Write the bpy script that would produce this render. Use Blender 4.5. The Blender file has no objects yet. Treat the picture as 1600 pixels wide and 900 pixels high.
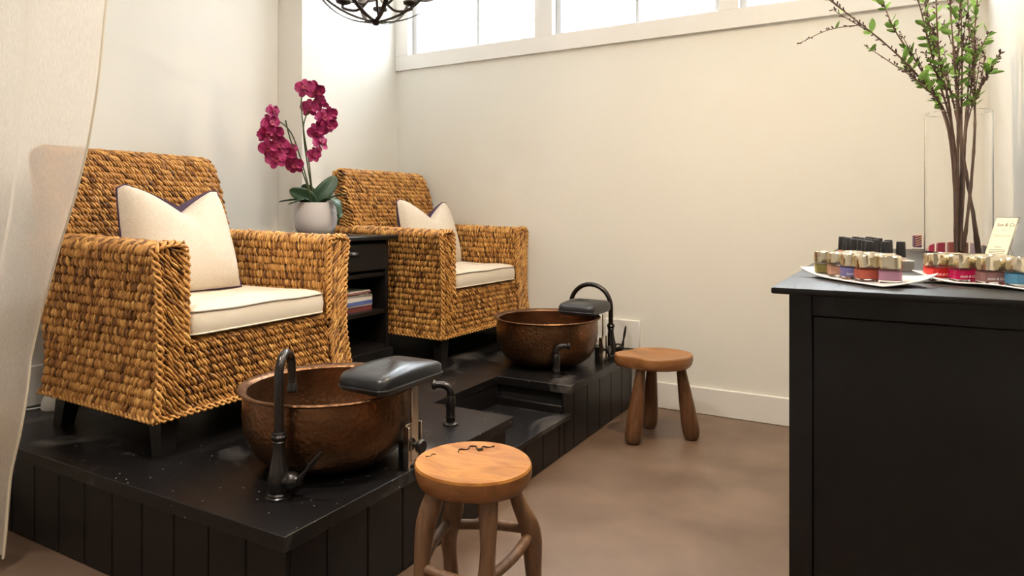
import bpy, bmesh, math, random
import numpy as np
from mathutils import Vector, Matrix
random.seed(7); rng = np.random.default_rng(11)
sc = bpy.context.scene
COL = sc.collection
PI = math.pi
# ------------------------------------------------------------------ camera
cd = bpy.data.cameras.new('camera'); cam = bpy.data.objects.new('camera', cd); COL.objects.link(cam)
cam.location = (0, 0, 1.1); cam.rotation_euler = (PI/2, 0, math.radians(29.63))
cd.sensor_width = 36; cd.lens = 36*1069/1600; cd.shift_y = -0.075; cd.clip_start = 0.02
sc.camera = cam
# ------------------------------------------------------------------ world and light
W = bpy.data.worlds.new('overcast_sky'); sc.world = W; W.use_nodes = True
bg = W.node_tree.nodes['Background']; bg.inputs[0].default_value = (0.88, 0.95, 1.0, 1); bg.inputs[1].default_value = 24.0
sc.view_settings.view_transform = 'Standard'; sc.view_settings.look = 'None'
sc.view_settings.gamma = 1; sc.view_settings.use_curve_mapping = False
sc.view_settings.exposure = 0.14
CEIL = 2.95
FILL_LAMPS = [(-0.6, 2.2, 30, (1, .77, .49)), (0.1, 0.9, 16, (1, .88, .74)), (-1.45, 0.75, 25, (1, .93, .84)), (-0.6, -0.6, 12, (1, .88, .74))]   # unseen ceiling lamps added for warm fill: x, y, watts, colour
# ------------------------------------------------------------------ materials
def mat(name, col, rough=0.5, metal=0.0, **k):
    m = bpy.data.materials.new(name); m.use_nodes = True
    b = m.node_tree.nodes['Principled BSDF']
    b.inputs['Base Color'].default_value = (*col, 1); b.inputs['Roughness'].default_value = rough; b.inputs['Metallic'].default_value = metal
    for a, v in k.items(): b.inputs[a.replace('_', ' ')].default_value = v
    return m
def nt(m): return m.node_tree.nodes, m.node_tree.links, m.node_tree.nodes['Principled BSDF']
def noise_col(m, c1, c2, scale=(8, 8, 8), detail=5, lo=0.3, hi=0.7, dist=0.0, coord='Object'):
    n, l, b = nt(m)
    tc = n.new('ShaderNodeTexCoord'); mp = n.new('ShaderNodeMapping'); mp.inputs['Scale'].default_value = scale
    nz = n.new('ShaderNodeTexNoise'); nz.inputs['Scale'].default_value = 1; nz.inputs['Detail'].default_value = detail; nz.inputs['Distortion'].default_value = dist
    cr = n.new('ShaderNodeValToRGB'); cr.color_ramp.elements[0].position = lo; cr.color_ramp.elements[1].position = hi
    cr.color_ramp.elements[0].color = (*c1, 1); cr.color_ramp.elements[1].color = (*c2, 1)
    l.new(tc.outputs[coord], mp.inputs[0]); l.new(mp.outputs[0], nz.inputs['Vector']); l.new(nz.outputs['Fac'], cr.inputs[0]); l.new(cr.outputs[0], b.inputs['Base Color'])
    return nz, cr, mp
def bump(m, scale=(60, 60, 60), strength=0.2, dist=0.002, kind='noise', coord='Object', detail=3):
    n, l, b = nt(m)
    tc = n.new('ShaderNodeTexCoord'); mp = n.new('ShaderNodeMapping'); mp.inputs['Scale'].default_value = scale
    if kind == 'noise':
        t = n.new('ShaderNodeTexNoise'); t.inputs['Scale'].default_value = 1; t.inputs['Detail'].default_value = detail; o = t.outputs['Fac']
    else:
        t = n.new('ShaderNodeTexVoronoi'); t.inputs['Scale'].default_value = 1; o = t.outputs['Distance']
    bp = n.new('ShaderNodeBump'); bp.inputs['Strength'].default_value = strength; bp.inputs['Distance'].default_value = dist
    l.new(tc.outputs[coord], mp.inputs[0]); l.new(mp.outputs[0], t.inputs['Vector']); l.new(o, bp.inputs['Height']); l.new(bp.outputs[0], b.inputs['Normal'])
    return m
X = {}
X['wall'] = bump(mat('wall_paint', (0.775, 0.758, 0.705), 0.75), (120, 120, 120), 0.08, 0.001)
X['ceil'] = mat('ceiling_paint', (0.85, 0.84, 0.81), 0.8)
X['trim'] = mat('trim_paint', (0.80, 0.78, 0.75), 0.4)
X['winwhite'] = mat('window_paint', (0.55, 0.55, 0.56), 0.5)
X['floor'] = mat('stained_concrete', (0.3, 0.2, 0.14), 0.42)
noise_col(X['floor'], (0.098, 0.058, 0.036), (0.205, 0.138, 0.096), (3.0, 3.0, 3.0), 14, 0.25, 0.75, 0.15); bump(X['floor'], (25, 25, 25), 0.08, 0.002)
X['glass'] = mat('window_glass', (1, 1, 1), 0.0, 0, Transmission_Weight=1.0, IOR=1.05)
def black_wood(name, base=(0.0075, 0.007, 0.0075), worn=(0.12, 0.112, 0.105), lo=0.56, hi=0.74, rough=0.33):
    m = mat(name, base, rough)
    noise_col(m, base, worn, (3, 3, 3), 12, lo, hi, 1.2)
    bump(m, (40, 40, 40), 0.06, 0.001); m.node_tree.nodes['Principled BSDF'].inputs['Specular IOR Level'].default_value = 0.28; return m
X['plat'] = black_wood('black_platform_paint')
X['board'] = black_wood('black_board_paint', (0.007, 0.006, 0.0065), (0.015, 0.013, 0.013), 0.5, 0.9, 0.38)
X['cab'] = black_wood('black_cabinet_paint', (0.0075, 0.0062, 0.006), (0.012, 0.010, 0.0098), 0.4, 0.9, 0.42)
X['legs'] = mat('black_leg_stain', (0.012, 0.010, 0.010), 0.35)
X['dark'] = mat('carcass_black', (0.006, 0.006, 0.006), 0.7)
def splatter(m):            # chalky droplets and scuffs on the platform paint
    n, l, b = nt(m)
    old = b.inputs['Base Color'].links[0].from_socket
    tc = n.new('ShaderNodeTexCoord'); v = n.new('ShaderNodeTexVoronoi'); v.inputs['Scale'].default_value = 36
    v.inputs['Randomness'].default_value = 1
    nz = n.new('ShaderNodeTexNoise'); nz.inputs['Scale'].default_value = 9; nz.inputs['Detail'].default_value = 4
    c1 = n.new('ShaderNodeMath'); c1.operation = 'LESS_THAN'; c1.inputs[1].default_value = 0.085
    c2 = n.new('ShaderNodeMath'); c2.operation = 'GREATER_THAN'; c2.inputs[1].default_value = 0.5
    mu = n.new('ShaderNodeMath'); mu.operation = 'MULTIPLY'
    mx = n.new('ShaderNodeMix'); mx.data_type = 'RGBA'; mx.inputs['B'].default_value = (0.42, 0.40, 0.37, 1)
    l.new(tc.outputs['Object'], v.inputs['Vector']); l.new(tc.outputs['Object'], nz.inputs['Vector'])
    l.new(v.outputs['Distance'], c1.inputs[0]); l.new(nz.outputs['Fac'], c2.inputs[0]); l.new(c1.outputs[0], mu.inputs[0]); l.new(c2.outputs[0], mu.inputs[1])
    l.new(mu.outputs[0], mx.inputs['Factor']); l.new(old, mx.inputs['A']); l.new(mx.outputs['Result'], b.inputs['Base Color'])
splatter(X['plat'])
def weave_mat():
    m = mat('banana_rope', (0.5, 0.28, 0.09), 0.5)
    n, l, b = nt(m)
    at = n.new('ShaderNodeAttribute'); at.attribute_name = 'tone'
    tc = n.new('ShaderNodeTexCoord'); nz = n.new('ShaderNodeTexNoise'); nz.inputs['Scale'].default_value = 90; nz.inputs['Detail'].default_value = 4
    l.new(tc.outputs['Object'], nz.inputs['Vector'])
    ma = n.new('ShaderNodeMath'); ma.operation = 'MULTIPLY_ADD'; ma.inputs[1].default_value = 0.45; 
    l.new(nz.outputs['Fac'], ma.inputs[0]); l.new(at.outputs['Fac'], ma.inputs[2])
    cr = n.new('ShaderNodeValToRGB'); e = cr.color_ramp.elements
    e[0].position = 0.12; e[0].color = (0.045, 0.016, 0.004, 1); e[1].position = 1.0; e[1].color = (0.74, 0.42, 0.125, 1)
    k = e.new(0.38); k.color = (0.23, 0.09, 0.018, 1); k = e.new(0.62); k.color = (0.50, 0.235, 0.053, 1)
    l.new(ma.outputs[0], cr.inputs[0]); l.new(cr.outputs[0], b.inputs['Base Color'])
    bp = n.new('ShaderNodeBump'); bp.inputs['Strength'].default_value = 0.35; bp.inputs['Distance'].default_value = 0.002
    n2 = n.new('ShaderNodeTexNoise'); n2.inputs['Scale'].default_value = 360; l.new(tc.outputs['Object'], n2.inputs['Vector'])
    l.new(n2.outputs['Fac'], bp.inputs['Height']); l.new(bp.outputs[0], b.inputs['Normal'])
    return m
X['weave'] = weave_mat()
X['shell'] = mat('rope_core', (0.035, 0.014, 0.004), 0.8)
def cloth(name, c1, c2, sc_=300, st=0.25):
    m = mat(name, c1, 0.9, 0, Sheen_Weight=0.15); noise_col(m, c1, c2, (sc_*0.12, sc_*0.5, sc_*0.9), 3, 0.3, 0.7); bump(m, (sc_, sc_, sc_), st, 0.001); return m
X['linen'] = cloth('natural_linen', (0.60, 0.52, 0.42), (0.72, 0.64, 0.54))
X['canvas'] = cloth('cream_canvas', (0.70, 0.61, 0.49), (0.77, 0.68, 0.56), 400, 0.15)
X['purple'] = cloth('aubergine_cloth', (0.045, 0.025, 0.055), (0.06, 0.035, 0.07))
X['pipe_grey'] = mat('taupe_piping', (0.25, 0.2, 0.16), 0.8)
X['pipe_purple'] = mat('aubergine_piping', (0.05, 0.018, 0.06), 0.8)
def copper():
    m = mat('hammered_copper', (0.36, 0.17, 0.085), 0.34, 0.92)
    noise_col(m, (0.105, 0.052, 0.026), (0.27, 0.135, 0.066), (6, 6, 10), 4, 0.3, 0.75)
    n, l, b = nt(m)
    tc = n.new('ShaderNodeTexCoord'); mp = n.new('ShaderNodeMapping'); mp.inputs['Scale'].default_value = (85, 85, 85)
    v = n.new('ShaderNodeTexVoronoi'); v.inputs['Scale'].default_value = 1; v.feature = 'SMOOTH_F1'
    bp = n.new('ShaderNodeBump'); bp.inputs['Strength'].default_value = 0.5; bp.inputs['Distance'].default_value = 0.004
    l.new(tc.outputs['Object'], mp.inputs[0]); l.new(mp.outputs[0], v.inputs['Vector']); l.new(v.outputs['Distance'], bp.inputs['Height']); l.new(bp.outputs[0], b.inputs['Normal'])
    return m
X['copper'] = copper()
X['bronze'] = mat('oil_rubbed_bronze', (0.055, 0.050, 0.050), 0.27, 0.85)
X['vinyl'] = bump(mat('black_vinyl', (0.016, 0.018, 0.022), 0.30), (300, 300, 300), 0.08, 0.0005)
X['chrome'] = mat('brushed_steel', (0.72, 0.69, 0.64), 0.16, 1.0)
X['plastic'] = mat('black_plastic', (0.010, 0.010, 0.011), 0.35)
def wood(name, c1, c2, scale, rough=0.45):
    m = mat(name, c1, rough); noise_col(m, c1, c2, scale, 6, 0.25, 0.75, 1.6); bump(m, tuple(s*2 for s in scale), 0.12, 0.002); return m
X['seatwood'] = wood('honey_teak', (0.22, 0.075, 0.011), (0.45, 0.20, 0.040), (5, 22, 10), 0.5)
X['bark'] = wood('stool_edge_teak', (0.15, 0.055, 0.014), (0.30, 0.12, 0.03), (14, 14, 20), 0.5)
X['legwood'] = wood('grey_brown_teak', (0.10, 0.048, 0.021), (0.22, 0.115, 0.055), (30, 30, 4), 0.55)
X['seatwood2'] = wood('worn_teak', (0.20, 0.08, 0.025), (0.36, 0.165, 0.058), (6, 14, 10), 0.4)
X['legwood2'] = wood('brown_teak_legs', (0.075, 0.032, 0.012), (0.18, 0.08, 0.031), (30, 30, 4), 0.45)
X['seatwood'].node_tree.nodes['Principled BSDF'].inputs['Specular IOR Level'].default_value = 0.2
X['crack'] = mat('wood_crack', (0.03, 0.016, 0.009), 0.8)
X['pot'] = bump(mat('white_ceramic', (0.62, 0.59, 0.60), 0.45), (90, 90, 6), 0.05, 0.001)
X['soil'] = mat('potting_moss', (0.03, 0.022, 0.014), 0.9)
X['orleaf'] = mat('orchid_leaf', (0.018, 0.055, 0.024), 0.38)
X['orstem'] = mat('orchid_stem', (0.05, 0.07, 0.02), 0.5)
X['petal'] = mat('magenta_petal', (0.36, 0.006, 0.105), 0.6, 0, Subsurface_Weight=0.08); noise_col(X['petal'], (0.20, 0.003, 0.06), (0.42, 0.012, 0.13), (20, 20, 20), 2, 0.3, 0.7)
X['lip'] = mat('orchid_lip', (0.30, 0.02, 0.07), 0.5)
X['iron'] = mat('dark_iron', (0.030, 0.024, 0.022), 0.5, 0.6)
X['candle'] = mat('cream_sleeve', (0.80, 0.70, 0.48), 0.5)
def emis(name, c, s):
    m = mat(name, c, 0.5); b = m.node_tree.nodes['Principled BSDF']; b.inputs['Emission Color'].default_value = (*c, 1); b.inputs['Emission Strength'].default_value = s; return m
X['bulb'] = emis('lit_bulb', (1.0, 0.82, 0.58), 12)
X['lens'] = emis('fill_lamp_lens', (1.0, 0.84, 0.62), 8)  # glowing disc of the added fill lamps
def sheer():
    m = bpy.data.materials.new('sheer_linen'); m.use_nodes = True
    n, l = m.node_tree.nodes, m.node_tree.links; n.clear()
    o = n.new('ShaderNodeOutputMaterial'); mx = n.new('ShaderNodeMixShader'); mx2 = n.new('ShaderNodeMixShader')
    d = n.new('ShaderNodeBsdfDiffuse'); d.inputs[0].default_value = (0.90, 0.83, 0.73, 1)
    t = n.new('ShaderNodeBsdfTranslucent'); t.inputs[0].default_value = (0.90, 0.83, 0.74, 1)
    tr = n.new('ShaderNodeBsdfTransparent')
    mx.inputs[0].default_value = 0.5
    tc = n.new('ShaderNodeTexCoord'); mp = n.new('ShaderNodeMapping'); mp.inputs['Scale'].default_value = (420, 420, 60)
    nz = n.new('ShaderNodeTexNoise'); nz.inputs['Scale'].default_value = 1; nz.inputs['Detail'].default_value = 3
    mr = n.new('ShaderNodeMapRange'); mr.inputs[1].default_value = 0.3; mr.inputs[2].default_value = 0.7; mr.inputs[3].default_value = 0.56; mr.inputs[4].default_value = 0.68
    l.new(tc.outputs['Object'], mp.inputs[0]); l.new(mp.outputs[0], nz.inputs['Vector']); l.new(nz.outputs['Fac'], mr.inputs[0]); l.new(mr.outputs[0], mx2.inputs[0])
    l.new(d.outputs[0], mx.inputs[1]); l.new(t.outputs[0], mx.inputs[2]); l.new(tr.outputs[0], mx2.inputs[1]); l.new(mx.outputs[0], mx2.inputs[2]); l.new(mx2.outputs[0], o.inputs[0])
    return m
X['sheer'] = sheer()
X['hem'] = mat('curtain_hem', (0.78, 0.70, 0.56), 0.9)
X['vase'] = mat('clear_glass', (1.0, 1.0, 1.0), 0.0, 0, Transmission_Weight=1.0, IOR=1.17)
X['jar'] = mat('jar_glass', (1, 1, 1), 0.02, 0, Transmission_Weight=1.0, IOR=1.3)
X['gold'] = mat('pale_gold', (0.80, 0.72, 0.56), 0.17, 1.0)
X['cap'] = mat('black_cap', (0.010, 0.010, 0.012), 0.45)
X['tray'] = mat('white_porcelain', (0.80, 0.79, 0.80), 0.15)
X['acrylic'] = mat('silver_acrylic', (0.42, 0.39, 0.36), 0.25, 0.6)
X['paper'] = mat('cream_card', (0.83, 0.76, 0.60), 0.7)
X['ink'] = mat('printed_ink', (0.12, 0.10, 0.085), 0.8)
X['inkpale'] = mat('faded_ink', (0.55, 0.48, 0.36), 0.8)
X['white_ink'] = mat('white_script', (0.9, 0.88, 0.86), 0.6)
X['clear'] = mat('clear_acrylic', (1, 1, 1), 0.0, 0, Transmission_Weight=1.0, IOR=1.2)
X['twig'] = mat('brown_twig', (0.085, 0.05, 0.036), 0.7); noise_col(X['twig'], (0.08, 0.045, 0.033), (0.17, 0.105, 0.075), (60, 60, 20), 3)
X['bud'] = mat('dark_bud', (0.060, 0.028, 0.026), 0.6)
X['leaf'] = mat('spring_leaf', (0.14, 0.30, 0.05), 0.5, 0, Subsurface_Weight=0.05); noise_col(X['leaf'], (0.09, 0.22, 0.03), (0.28, 0.48, 0.10), (14, 14, 14), 2)
X['whiteplastic'] = mat('white_plastic', (0.8, 0.8, 0.8), 0.35)
# ------------------------------------------------------------------ helpers
def link(o, parent=None):
    COL.objects.link(o)
    if parent: o.parent = parent
    return o
def tag(o, label=None, cat=None, group=None, kind=None):
    for k, v in (('label', label), ('category', cat), ('group', group), ('kind', kind)):
        if v: o[k] = v
    return o
def thing(name, label, cat, loc=(0, 0, 0), rz=0.0, group=None):
    o = bpy.data.objects.new(name, None); o.empty_display_size = 0.05; COL.objects.link(o)
    o.location = loc; o.rotation_euler = (0, 0, rz)
    return tag(o, label, cat, group)
def dup(root, label=None, loc=None, rz=None, group=None):
    def cp(o, p):
        c = o.copy(); COL.objects.link(c); c.parent = p
        for ch in list(kids.get(o.name, ())): cp(ch, c)
        return c
    kids = {}
    for o in bpy.data.objects:
        if o.parent: kids.setdefault(o.parent.name, []).append(o)
    r = cp(root, None)
    if label: r['label'] = label
    if group: r['group'] = group
    if loc is not None: r.location = loc
    if rz is not None: r.rotation_euler = (0, 0, rz)
    return r
_boxcache = {}
class MB:
    def __init__(s, org=(0, 0, 0)): s.v = []; s.f = []; s.o = Vector(org)
    def add(s, V, F):
        k = len(s.v); s.v += [tuple(p) for p in V]; s.f += [tuple(i+k for i in f) for f in F]; return s
    def box(s, x0, x1, y0, y1, z0, z1, b=0.0, seg=1):
        bm = bmesh.new(); bmesh.ops.create_cube(bm, size=1)
        for v in bm.verts: v.co = Vector(((x0+x1)/2+v.co.x*(x1-x0), (y0+y1)/2+v.co.y*(y1-y0), (z0+z1)/2+v.co.z*(z1-z0)))
        if b > 0: bmesh.ops.bevel(bm, geom=bm.edges[:], offset=b, segments=seg, affect='EDGES', profile=0.5)
        bm.verts.index_update()
        s.add([v.co[:] for v in bm.verts], [[v.index for v in f.verts] for f in bm.faces]); bm.free(); return s
    def tube(s, path, r, n=8, caps=True, flat=None):
        P = [Vector(p) for p in path]; m = len(P); R = r if isinstance(r, (list, tuple)) else [r]*m
        T = [(P[min(i+1, m-1)]-P[max(i-1, 0)]).normalized() for i in range(m)]
        up = Vector((0, 0, 1)) if abs(T[0].z) < 0.9 else Vector((1, 0, 0))
        nrm = T[0].cross(up).normalized(); V = []; F = []
        for i in range(m):
            nrm = (nrm-T[i]*nrm.dot(T[i])).normalized(); bn = T[i].cross(nrm)
            for k in range(n):
                a = 2*PI*k/n; V.append(P[i]+(nrm*math.cos(a)+bn*math.sin(a)*(flat or 1))*R[i])
        for i in range(m-1):
            for k in range(n):
                a, b_ = i*n+k, i*n+(k+1) % n; F.append((a, b_, b_+n, a+n))
        if caps: F.append(tuple(range(n))[::-1]); F.append(tuple((m-1)*n+k for k in range(n)))
        return s.add(V, F)
    def lathe(s, prof, c=(0, 0, 0), n=32, M=None, closed=False):
        V = []; F = []; m = len(prof); c = Vector(c)
        for r, z in prof:
            for k in range(n):
                a = 2*PI*k/n; p = Vector((r*math.cos(a), r*math.sin(a), z)); V.append((M @ p if M else p)+c)
        for i in range(m-1 if not closed else m):
            for k in range(n):
                a, b_ = i*n+k, i*n+(k+1) % n; a2, b2 = ((i+1) % m)*n+k, ((i+1) % m)*n+(k+1) % n; F.append((a, b_, b2, a2))
        if not closed:
            if prof[0][0] > 1e-6: F.append(tuple(range(n))[::-1])
            if prof[-1][0] > 1e-6: F.append(tuple((m-1)*n+k for k in range(n)))
        return s.add(V, F)
    def grid(s, fn, nu, nv, flip=False):
        V = [fn(i/nu, j/nv) for j in range(nv+1) for i in range(nu+1)]; F = []
        for j in range(nv):
            for i in range(nu):
                a = j*(nu+1)+i; q = (a, a+1, a+nu+2, a+nu+1); F.append(q[::-1] if flip else q)
        return s.add(V, F)
    def build(s, name, m, parent=None, ang=38, merge=False):
        me = bpy.data.meshes.new(name); o_ = s.o
        me.from_pydata([(p[0]-o_.x, p[1]-o_.y, p[2]-o_.z) for p in s.v], [], s.f); me.update()
        if merge:
            bm = bmesh.new(); bm.from_mesh(me); bmesh.ops.remove_doubles(bm, verts=bm.verts, dist=1e-5); bmesh.ops.recalc_face_normals(bm, faces=bm.faces); bm.to_mesh(me); bm.free()
        me.polygons.foreach_set('use_smooth', [True]*len(me.polygons)); me.set_sharp_from_angle(angle=math.radians(ang))
        me.materials.append(m if not isinstance(m, str) else X[m])
        return link(bpy.data.objects.new(name, me), parent)
def thicken(o, t, off=0):
    md = o.modifiers.new('solid', 'SOLIDIFY'); md.thickness = t; md.offset = off; return o
def inst(o, parent, loc=None, rot=None, scale=None, name=None):
    c = o.copy(); c.name = name or o.name.split('.')[0]; link(c, parent)
    if loc is not None: c.location = loc
    if rot is not None: c.rotation_euler = rot
    if scale is not None: c.scale = scale
    return c
def smooth_path(pts, n=6):
    P = [Vector(p) for p in pts]; out = []
    for i in range(len(P)-1):
        p0, p1, p2, p3 = P[max(i-1, 0)], P[i], P[i+1], P[min(i+2, len(P)-1)]
        for k in range(n):
            t = k/n; out.append(0.5*((2*p1)+(p2-p0)*t+(2*p0-5*p1+4*p2-p3)*t*t+(3*p1-p0-3*p2+p3)*t**3))
    out.append(P[-1]); return out
def struct(name, m, mb, **k): return tag(mb.build(name, m, **k), kind='structure')
def text_mesh(name, body, size, m, parent, M, extr=0.0002, shear=0.0, align='CENTER'):
    cu = bpy.data.curves.new(name, 'FONT'); cu.body = body; cu.size = size; cu.extrude = extr; cu.shear = shear; cu.align_x = align; cu.align_y = 'CENTER'; cu.resolution_u = 2
    t = bpy.data.objects.new(name, cu); COL.objects.link(t)
    dg = bpy.context.evaluated_depsgraph_get(); me = bpy.data.meshes.new_from_object(t.evaluated_get(dg)); me.name = name
    bpy.data.objects.remove(t); bpy.data.curves.remove(cu)
    me.materials.clear(); me.materials.append(X[m]); me.transform(M)
    return link(bpy.data.objects.new(name, me), parent)
# ------------------------------------------------------------------ room shell
XL, YB, XR = -3.05, 3.745, 0.34
struct('floor', 'floor', MB().box(-3.6, 2.6, -2.6, 4.1, -0.1, 0.0))
struct('ceiling', 'ceil', MB().box(-3.3, 2.6, -2.2, 4.0, CEIL, CEIL+0.12))
struct('wall_left', 'wall', MB().box(XL-0.15, XL, -2.2, 3.95, 0, CEIL))
struct('wall_right', 'wall', MB().box(XR, XR+0.15, 1.15, 3.95, 0, CEIL))
struct('wall_front', 'wall', MB().box(-3.05, 2.6, -2.35, -2.2, 0, CEIL))
struct('wall_side', 'wall', MB().box(2.45, 2.6, -2.2, 4.0, 0, CEIL))
struct('wall_rear', 'wall', MB().box(XR+0.15, 2.45, 3.85, 4.0, 0, CEIL))
struct('trim_1', 'wall', MB().box(XL, -2.86, 2.696, 2.845, 0, CEIL, 0.003))            # wall pilaster
WX0, WX1, WZ0, WZ1 = -2.94, 0.255, 2.17, 2.76
wb = MB()
wb.box(XL, XR, YB, YB+0.16, 0, WZ0); wb.box(XL, XR, YB, YB+0.16, WZ1, CEIL); wb.box(XL, WX0, YB, YB+0.16, WZ0, WZ1); wb.box(WX1, XR, YB, YB+0.16, WZ0, WZ1)
struct('wall_back', 'wall', wb)
# window casing and the three windows
cs = MB(); cs.box(XL, XR, YB-0.022, YB, WZ0-0.10, WZ0, 0.002); cs.box(XL, XR, YB-0.022, YB, WZ1, WZ1+0.10, 0.002)
cs.box(XL, WX0, YB-0.022, YB, WZ0, WZ1, 0.002); cs.box(WX1, XR, YB-0.022, YB, WZ0, WZ1, 0.002)
cs.box(WX0, WX1, YB, YB+0.12, WZ0-0.005, WZ0+0.004)
for a, b in ((-1.957, -1.839), (-0.845, -0.746)): cs.box(a, b, YB-0.022, YB+0.10, WZ0, WZ1, 0.002)
struct('trim_2', 'trim', cs)
for i, (a, b) in enumerate(((WX0, -1.957), (-1.839, -0.845), (-0.746, WX1))):
    w = MB(); f = 0.035; y0, y1 = YB+0.035, YB+0.085
    w.box(a, a+f, y0, y1, WZ0, WZ1, 0.002); w.box(b-f, b, y0, y1, WZ0, WZ1, 0.002)
    w.box(a+f, b-f, y0, y1, WZ0, WZ0+0.02, 0.002); w.box(a+f, b-f, y0, y1, WZ1-f, WZ1, 0.002)
    wo = struct('window_%d' % (i+1), 'winwhite', w)
    mid = (a+b)/2+0.04 if i == 0 else (a+b)/2+0.02
    MB().box(mid-0.010, mid+0.010, y0+0.004, y1-0.008, WZ0+0.02, WZ1-f, 0.002).build('muntin', 'winwhite', wo)
    for p, q in ((a+f, mid-0.010), (mid+0.010, b-f)):
        MB().box(p, q, y0+0.02, y0+0.024, WZ0+0.02, WZ1-f).build('pane', 'glass', wo)
# baseboards
PT = 0.315                                                     # platform top
def baseb(name, x0, x1, y0, y1, z0, z1): return struct(name, 'trim', MB().box(x0, x1, y0, y1, z0, z1, 0.003))
bb = MB(); bb.box(-1.288, XR, YB-0.016, YB, 0, 0.145, 0.004); bb.box(XL+0.016, -1.288, YB-0.016, YB, PT, 0.478, 0.004)
struct('baseboard_back', 'trim', bb)
bb = MB(); bb.box(XL, XL+0.016, 1.16, 2.696, PT, 0.478, 0.004); bb.box(XL, XL+0.016, 2.845, YB-0.001, PT, 0.478, 0.004); bb.box(XL, XL+0.016, -2.2, 1.16, 0, 0.145, 0.004)
bb.box(XL, -2.846, 2.68, 2.696, PT, 0.478, 0.004); bb.box(-2.86, -2.844, 2.68, 2.86, PT, 0.478, 0.004)
struct('baseboard_left', 'trim', bb)
struct('baseboard_right', 'trim', MB().box(XR-0.016, XR, 3.0, YB-0.016, 0, 0.145, 0.004))
# fill lamps added in the ceiling, out of view
for i, (x, y, pw, lc) in enumerate(FILL_LAMPS):
    t = thing('fill_lamp', 'round white unseen ceiling lamp added for fill light', 'lamp', (x, y, CEIL), 0, 'added fill lamps in the ceiling')
    MB().lathe([(0.06, -0.001), (0.085, -0.001), (0.083, -0.010), (0.066, -0.012), (0.06, -0.004)], n=32, closed=True).build('trim_ring', 'trim', t)
    MB().lathe([(0.0, -0.002), (0.06, -0.002), (0.06, -0.005), (0.0, -0.005)], n=32).build('lens', 'lens', t)
    ld = bpy.data.lights.new('fill_light', 'AREA'); ld.shape = 'DISK'; ld.size = 0.12; ld.energy = pw; ld.color = lc; ld.spread = math.radians(150)
    lo = link(bpy.data.objects.new('fill_light', ld), t); lo.location = (0, 0, -0.016)
# ------------------------------------------------------------------ pedicure platform
PX, PY = -1.29, 1.16
pl = thing('pedicure_platform', 'raised black painted wooden platform with plank sides and a recessed step', 'platform', (PX, PY, 0)); PO = (PX, PY, 0)
RY0, RY1, RX, SZ = 2.28, 2.80, -1.67, 0.185
XB, YE = XL+0.018, YB-0.018
def Lpoly(z): return [(XB, PY, z), (PX, PY, z), (PX, RY0, z), (RX, RY0, z), (RX, RY1, z), (PX, RY1, z), (PX, YE, z), (XB, YE, z)]
tp = MB(PO); tp.add(Lpoly(PT-0.039)+Lpoly(PT), [tuple(range(8))[::-1], tuple(range(8, 16))]+[(i, (i+1) % 8, 8+(i+1) % 8, 8+i) for i in range(8)])
o = tp.build('platform_top', 'plat', pl, 20)
md = o.modifiers.new('bev', 'BEVEL'); md.width = 0.0025; md.segments = 2
cr = MB(PO); e = 0.045
cr.box(XB, PX-e, PY+e, RY0, 0.0, PT-0.04); cr.box(XB, RX-0.012, RY0, RY1, 0.0, PT-0.04); cr.box(XB, PX-e, RY1+0.03, YE, 0.0, PT-0.04); cr.box(RX-0.012, PX-e, RY0, RY1+0.03, 0, SZ-0.022)
cr.build('carcass', 'dark', pl)
MB(PO).box(RX-0.01, PX-0.008, RY0+0.002, RY1+0.028, SZ-0.022, SZ, 0.002).build('step_tread', 'plat', pl)
MB(PO).box(RX, PX-0.04, RY1-0.012, RY1+0.028, SZ, SZ+0.036, 0.002).build('kick_strip', 'board', pl)
MB(PO).box(RX-0.011, RX-0.002, RY0+0.002, RY1+0.02, SZ, PT-0.04, 0.001).build('riser', 'board', pl)
x = -1.32; k = 0
while x > XB+0.02:
    x0 = max(x-0.148, XB); MB(PO).box(x0+0.0018, x-0.0018, PY+0.032, PY+0.046, 0.002, PT-0.0395, 0.003).build('board', 'board', pl); x -= 0.148
MB(PO).box(-1.335, -1.3195, PY+0.030, PY+0.046, 0.002, PT-0.0395, 0.003).build('corner_post', 'board', pl)
ys = [PY+0.046]+[1.335+0.1565*i for i in range(16)]
for a, b in zip(ys[:-1], ys[1:]):
    segs = [(a, b)]
    if a < RY0 < b: segs = [(a, RY0), (RY0, b)]
    elif a < RY1 < b: segs = [(a, RY1), (RY1, b)]
    for p, q in segs:
        q = min(q, YE)
        if q-p < 0.01: continue
        zt = SZ-0.0225 if (p >= RY0-0.001 and q <= RY1+0.001) else PT-0.0395
        MB(PO).box(PX-0.046, PX-0.030, p+0.0018, q-0.0018, 0.002, zt, 0.003).build('board', 'board', pl)
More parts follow.
